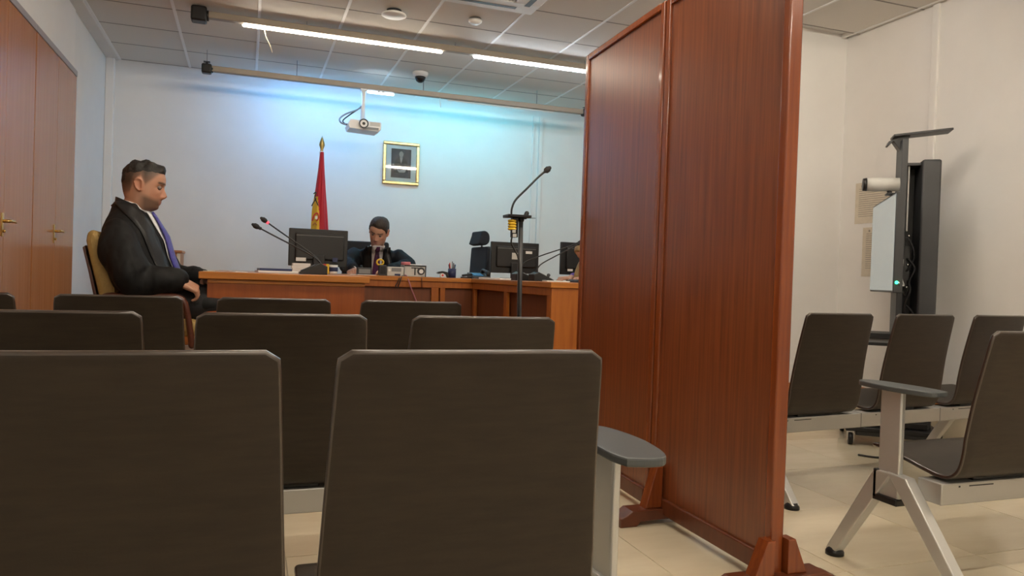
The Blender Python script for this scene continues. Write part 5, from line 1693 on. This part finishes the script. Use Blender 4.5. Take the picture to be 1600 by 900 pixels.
# ------------------------------------------------------------------ generic seated figure behind a desk
def seated(origin, face, head_pos, head_rot, hands, elbows, hair_fn, hair_mat, colfn, label, robe_mat, tie_mat=None, shirt=True, lean=0.1, sleeves_wide=True, facing=True, nose=1.0, feet=True):
    """origin: point on the floor below the pelvis; face: unit vector the body faces."""
    o = Vector(origin)
    f = Vector((face[0], face[1], 0)).normalized()
    l = Vector((-f.y, f.x, 0))
    hp = Vector(head_pos)
    hmx = Matrix.Translation(hp) @ head_rot
    seat_z = o.z + 0.50
    neck = hp + head_rot.to_3x3() @ Vector((-0.025, 0, -0.10))
    nb = Vector((o.x, o.y, 0)) + f * lean
    nb = Vector((nb.x * 0.45 + neck.x * 0.55, nb.y * 0.45 + neck.y * 0.55, neck.z - 0.055))
    pel = Vector((o.x, o.y, seat_z + 0.09))

    def lev(table):
        out = []
        for t, a, b in table:
            c = pel.lerp(nb, t)
            c = c + f * (-0.02 * math.sin(PI * t))
            out.append((c, a, b, f, l))
        return out
    sh = [nb - l * s * 0.0 + l * (0.185 * s) + Vector((0, 0, -0.085)) - f * 0.01 for s in (-1, 1)]
    stub_ = root('stub', (0, 0, 0))
    hb = build_head(hmx, hair_fn, hair_mat, stub_, nose)
    bd = [hb, loft(lev(((0, 0.12, 0.17), (0.3, 0.11, 0.15), (0.6, 0.11, 0.165), (0.82, 0.095, 0.175), (0.95, 0.07, 0.11), (1.0, 0.055, 0.065)))),
          T([tuple(nb - Vector((0, 0, 0.03))), tuple(nb.lerp(neck, 0.5)), tuple(neck + (hp - neck) * 0.25)], [0.060, 0.055, 0.056], 16, True)]
    for i in (0, 1):
        el, (wr, hd, pn, cu) = Vector(elbows[i]), hands[i]
        wr = Vector(wr)
        bd += [T([tuple(sh[i]), tuple(el)], [0.050, 0.040], 12, True), T([tuple(el), tuple(wr)], [0.040, 0.026], 12, True), hand_bm(wr, hd, pn, 1 if i == 0 else -1, cu)]
    lg = []
    for s in (-1, 1):
        hip = pel + l * (0.10 * s)
        kn = pel + f * 0.44 + l * (0.11 * s) + Vector((0, 0, -0.02))
        an = Vector((kn.x - f.x * 0.05, kn.y - f.y * 0.05, o.z + 0.09))
        lg.append((hip, kn, an, an + f * 0.2))
        bd.append(leg_parts(hip, kn, an, an + f * 0.2))
        bd.append(T([tuple(an + Vector((0, 0, -0.01))), tuple(an + f * 0.12 + Vector((0, 0, -0.05)))], [0.04, 0.028], 10, True))
    me_b = remesh(join(*bd), 0.0046, 2)
    per = person_obj(me_b, 'person', label, hmx, colfn)
    adopt(stub_, per)
    bpy.data.objects.remove(stub_, do_unlink=True)
    rp = [loft(lev(((-0.12, 0.16, 0.20), (0.15, 0.145, 0.19), (0.4, 0.135, 0.19), (0.65, 0.135, 0.20), (0.82, 0.12, 0.205), (0.92, 0.095, 0.165), (0.99, 0.075, 0.105))), e=0.9)]
    for i in (0, 1):
        el, wr = Vector(elbows[i]), Vector(hands[i][0])
        p = smooth_path([tuple(sh[i] + Vector((0, 0, 0.012))), tuple(sh[i].lerp(el, 0.5)), tuple(el), tuple(el.lerp(wr, 0.5)), tuple(el.lerp(wr, 0.86))], 5)
        wd_ = [0.070, 0.082, 0.074, 0.062, 0.055] if sleeves_wide else [0.064, 0.056, 0.050, 0.044, 0.038]
        rp.append(T(p, list(np.interp(np.linspace(0, 1, len(p)), [0, 0.25, 0.5, 0.75, 1], wd_)), 16, True))
    rb_ = remesh(join(*rp), 0.008, 4)
    fold_noise(rb_, 0.008, 8.0, (1.5, 1.5, 0.6), 5.0 + o.x)
    rc = rb_.copy()
    part('robe' if sleeves_wide else 'blouse', rb_, robe_mat, per)

    def front(rows_, th, off, m, name):
        out = []
        for t, side0, side1 in rows_:
            c = pel.lerp(nb, t) + f * 0.3
            out.append((c + l * side0, c + l * side1))
        sb = strip(out, th)
        ray_wrap(sb, rc, -f, off, 0.0)
        return part(name, thicken(sb, th), m, per)
    if shirt:
        front(((1.02, -0.05, 0.05), (0.95, -0.048, 0.048), (0.85, -0.046, 0.046), (0.7, -0.042, 0.042), (0.5, -0.036, 0.036), (0.3, -0.03, 0.03)), 0.003, 0.004, 'shirt', 'shirt_front')
        cq_ = []
        for k in range(29):
            t = 2 * PI * k / 28
            cq_.append(nb + f * (0.062 * math.cos(t)) + l * (0.062 * math.sin(t)) + Vector((0, 0, -0.006 - 0.022 * math.cos(t))))
        ax_ = (neck - nb).normalized()
        part('shirt_collar', thicken(grid_surface([[tuple(v) for v in cq_], [tuple(v + ax_ * 0.026) for v in cq_]]), 0.004), 'shirt', per)
    if tie_mat:
        front(((1.0, -0.012, 0.012), (0.95, -0.020, 0.020), (0.91, -0.015, 0.015), (0.7, -0.026, 0.026), (0.45, -0.034, 0.034), (0.32, -0.034, 0.034), (0.28, -0.004, 0.004)), 0.006, 0.012, tie_mat, 'tie')
    if facing:
        for s in (-1, 1):
            front(((1.0, s * 0.052, s * 0.095), (0.92, s * 0.052, s * 0.115), (0.8, s * 0.050, s * 0.12), (0.6, s * 0.046, s * 0.115), (0.4, s * 0.04, s * 0.105), (0.2, s * 0.034, s * 0.095)), 0.004, 0.005, 'satin', 'robe_facing')
    rc.free()
    if sleeves_wide:
        for i in (0, 1):
            el, wr = Vector(elbows[i]), Vector(hands[i][0])
            d_ = (wr - el).normalized()
            part('shirt_cuff', T([tuple(wr - d_ * 0.035), tuple(wr + d_ * 0.004)], [0.036, 0.033], 16), 'shirt', per)
    part('trousers', remesh(join(*[leg_parts(h_, k_, a_ + Vector((0, 0, 0.0)), t_, (0.094, 0.074, 0.056)) for h_, k_, a_, t_ in lg]), 0.010, 2), 'trousers', per)
    for h_, k_, a_, t_ in lg:
        part('shoe', shoe_bm(a_, t_, o.z), 'shoe', per)
    return per


# ------------------------------------------------------------------ the judge, writing
def hair_judge(x, y, z, t):
    line = np.interp(x, [-0.10, -0.04, -0.02, 0.01, 0.03, 0.06, 0.085, 0.10], [-0.075, -0.060, 0.0, 0.045, -0.010, 0.030, 0.055, 0.062])
    line = line + np.where(x > 0.03, 0.022 * np.clip(-y / 0.05, 0, 1), 0)
    m = np.clip((z - line) / 0.022, 0, 1)
    return -0.004 + m * (0.012 + 0.003 * np.sin(60 * y + 25 * x) + 0.008 * np.clip((z - 0.05) / 0.05, 0, 1))


fj = Vector((-0.12, -0.99, 0)).normalized()
hpj = at(592, 362, 6.30)
rotj = Matrix.Rotation(math.atan2(fj.y, fj.x) - 0.30, 4, 'Z') @ Matrix.Rotation(0.42, 4, 'Y') @ Matrix.Rotation(-0.20, 4, 'X')
wj1 = at(548, 421, 6.03)
wj2 = at(597, 420, 5.98)
seated((1.07, 6.60, dz), fj, hpj, rotj,
       [((wj1.x + 0.025, 6.07, DT + 0.035), (-0.25, -0.95, -0.10), (0.35, 0.1, -0.9), 0.75), ((wj2.x + 0.06, 6.06, DT + 0.035), (-0.45, -0.85, -0.10), (-0.3, 0.1, -0.9), 0.5)],
       [(0.80, 6.34, DT + 0.085), (1.31, 6.34, DT + 0.085)], hair_judge, 'hair_brown',
       skin_colour((0.50, 0.27, 0.185), beard=(0.26, 0.13, 0.09, 0.25), scalp=(0.05, 0.035, 0.025, 0.8)),
       'person in a dark robe and maroon tie writing with bowed head at the judge\'s desk', 'robe_blue', 'tie_maroon', lean=0.16)

# pen in the judge's hand, papers under it
solo('paper_sheet', cbox((0.83, 5.93, DT + 0.002), (0.21, 0.29, 0.004), 0.001, rz=0.15), 'paper', 'white sheet the judge is writing on', 'paper')

# ------------------------------------------------------------------ the clerk half hidden by the screen
def hair_clerk(x, y, z, t):
    line = np.interp(x, [-0.10, -0.02, 0.01, 0.03, 0.06, 0.085, 0.10], [-0.14, -0.13, -0.10, -0.06, 0.0, 0.055, 0.066])
    m = np.clip((z - line) / 0.014, 0, 1)
    return -0.005 + m * (0.019 + 0.002 * np.sin(70 * y))


hpc = Vector((2.49, 5.21, 1.165))
fc = Vector((-1, -0.05, 0)).normalized()
rotc = Matrix.Rotation(math.atan2(fc.y, fc.x), 4, 'Z') @ Matrix.Rotation(0.55, 4, 'Y')
clk = seated((2.80, 5.21, dz), fc, hpc, rotc,
             [((2.40, 5.35, DT + 0.03), (-0.95, -0.15, -0.05), (0.0, 0.0, -1.0), 0.4), ((2.40, 5.05, DT + 0.03), (-0.95, 0.15, -0.05), (0, 0, -1.0), 0.4)],
             [(2.63, 5.45, DT + 0.07), (2.63, 4.96, DT + 0.07)], hair_clerk, 'hair_blonde',
             skin_colour((0.52, 0.30, 0.21)), 'person with long blonde hair and purple top leaning over the side desk behind the screen', 'purple_item',
             lean=0.22, sleeves_wide=False, facing=False, shirt=False, nose=0.85)
hx = hpc
for s in (-1, 1):
    q = smooth_path([(hx.x + 0.03, hx.y + s * 0.072, hx.z + 0.03), (hx.x + 0.0, hx.y + s * 0.088, hx.z - 0.06), (hx.x - 0.045, hx.y + s * 0.088, hx.z - 0.14), (hx.x - 0.07, hx.y + s * 0.082, hx.z - 0.22)], 5)
    part('hair_strand', fold_noise(T(q, list(np.interp(np.linspace(0, 1, len(q)), [0, 0.4, 0.8, 1], [0.030, 0.040, 0.032, 0.012])), 16, True, (1, 0.7)), 0.004, 50, (3, 3, 0.6)), 'hair_blonde', clk)
swivel(2.82, 5.21, -PI / 2 - 0.05, 1.13, False, 'black swivel chair the clerk with blonde hair sits in')
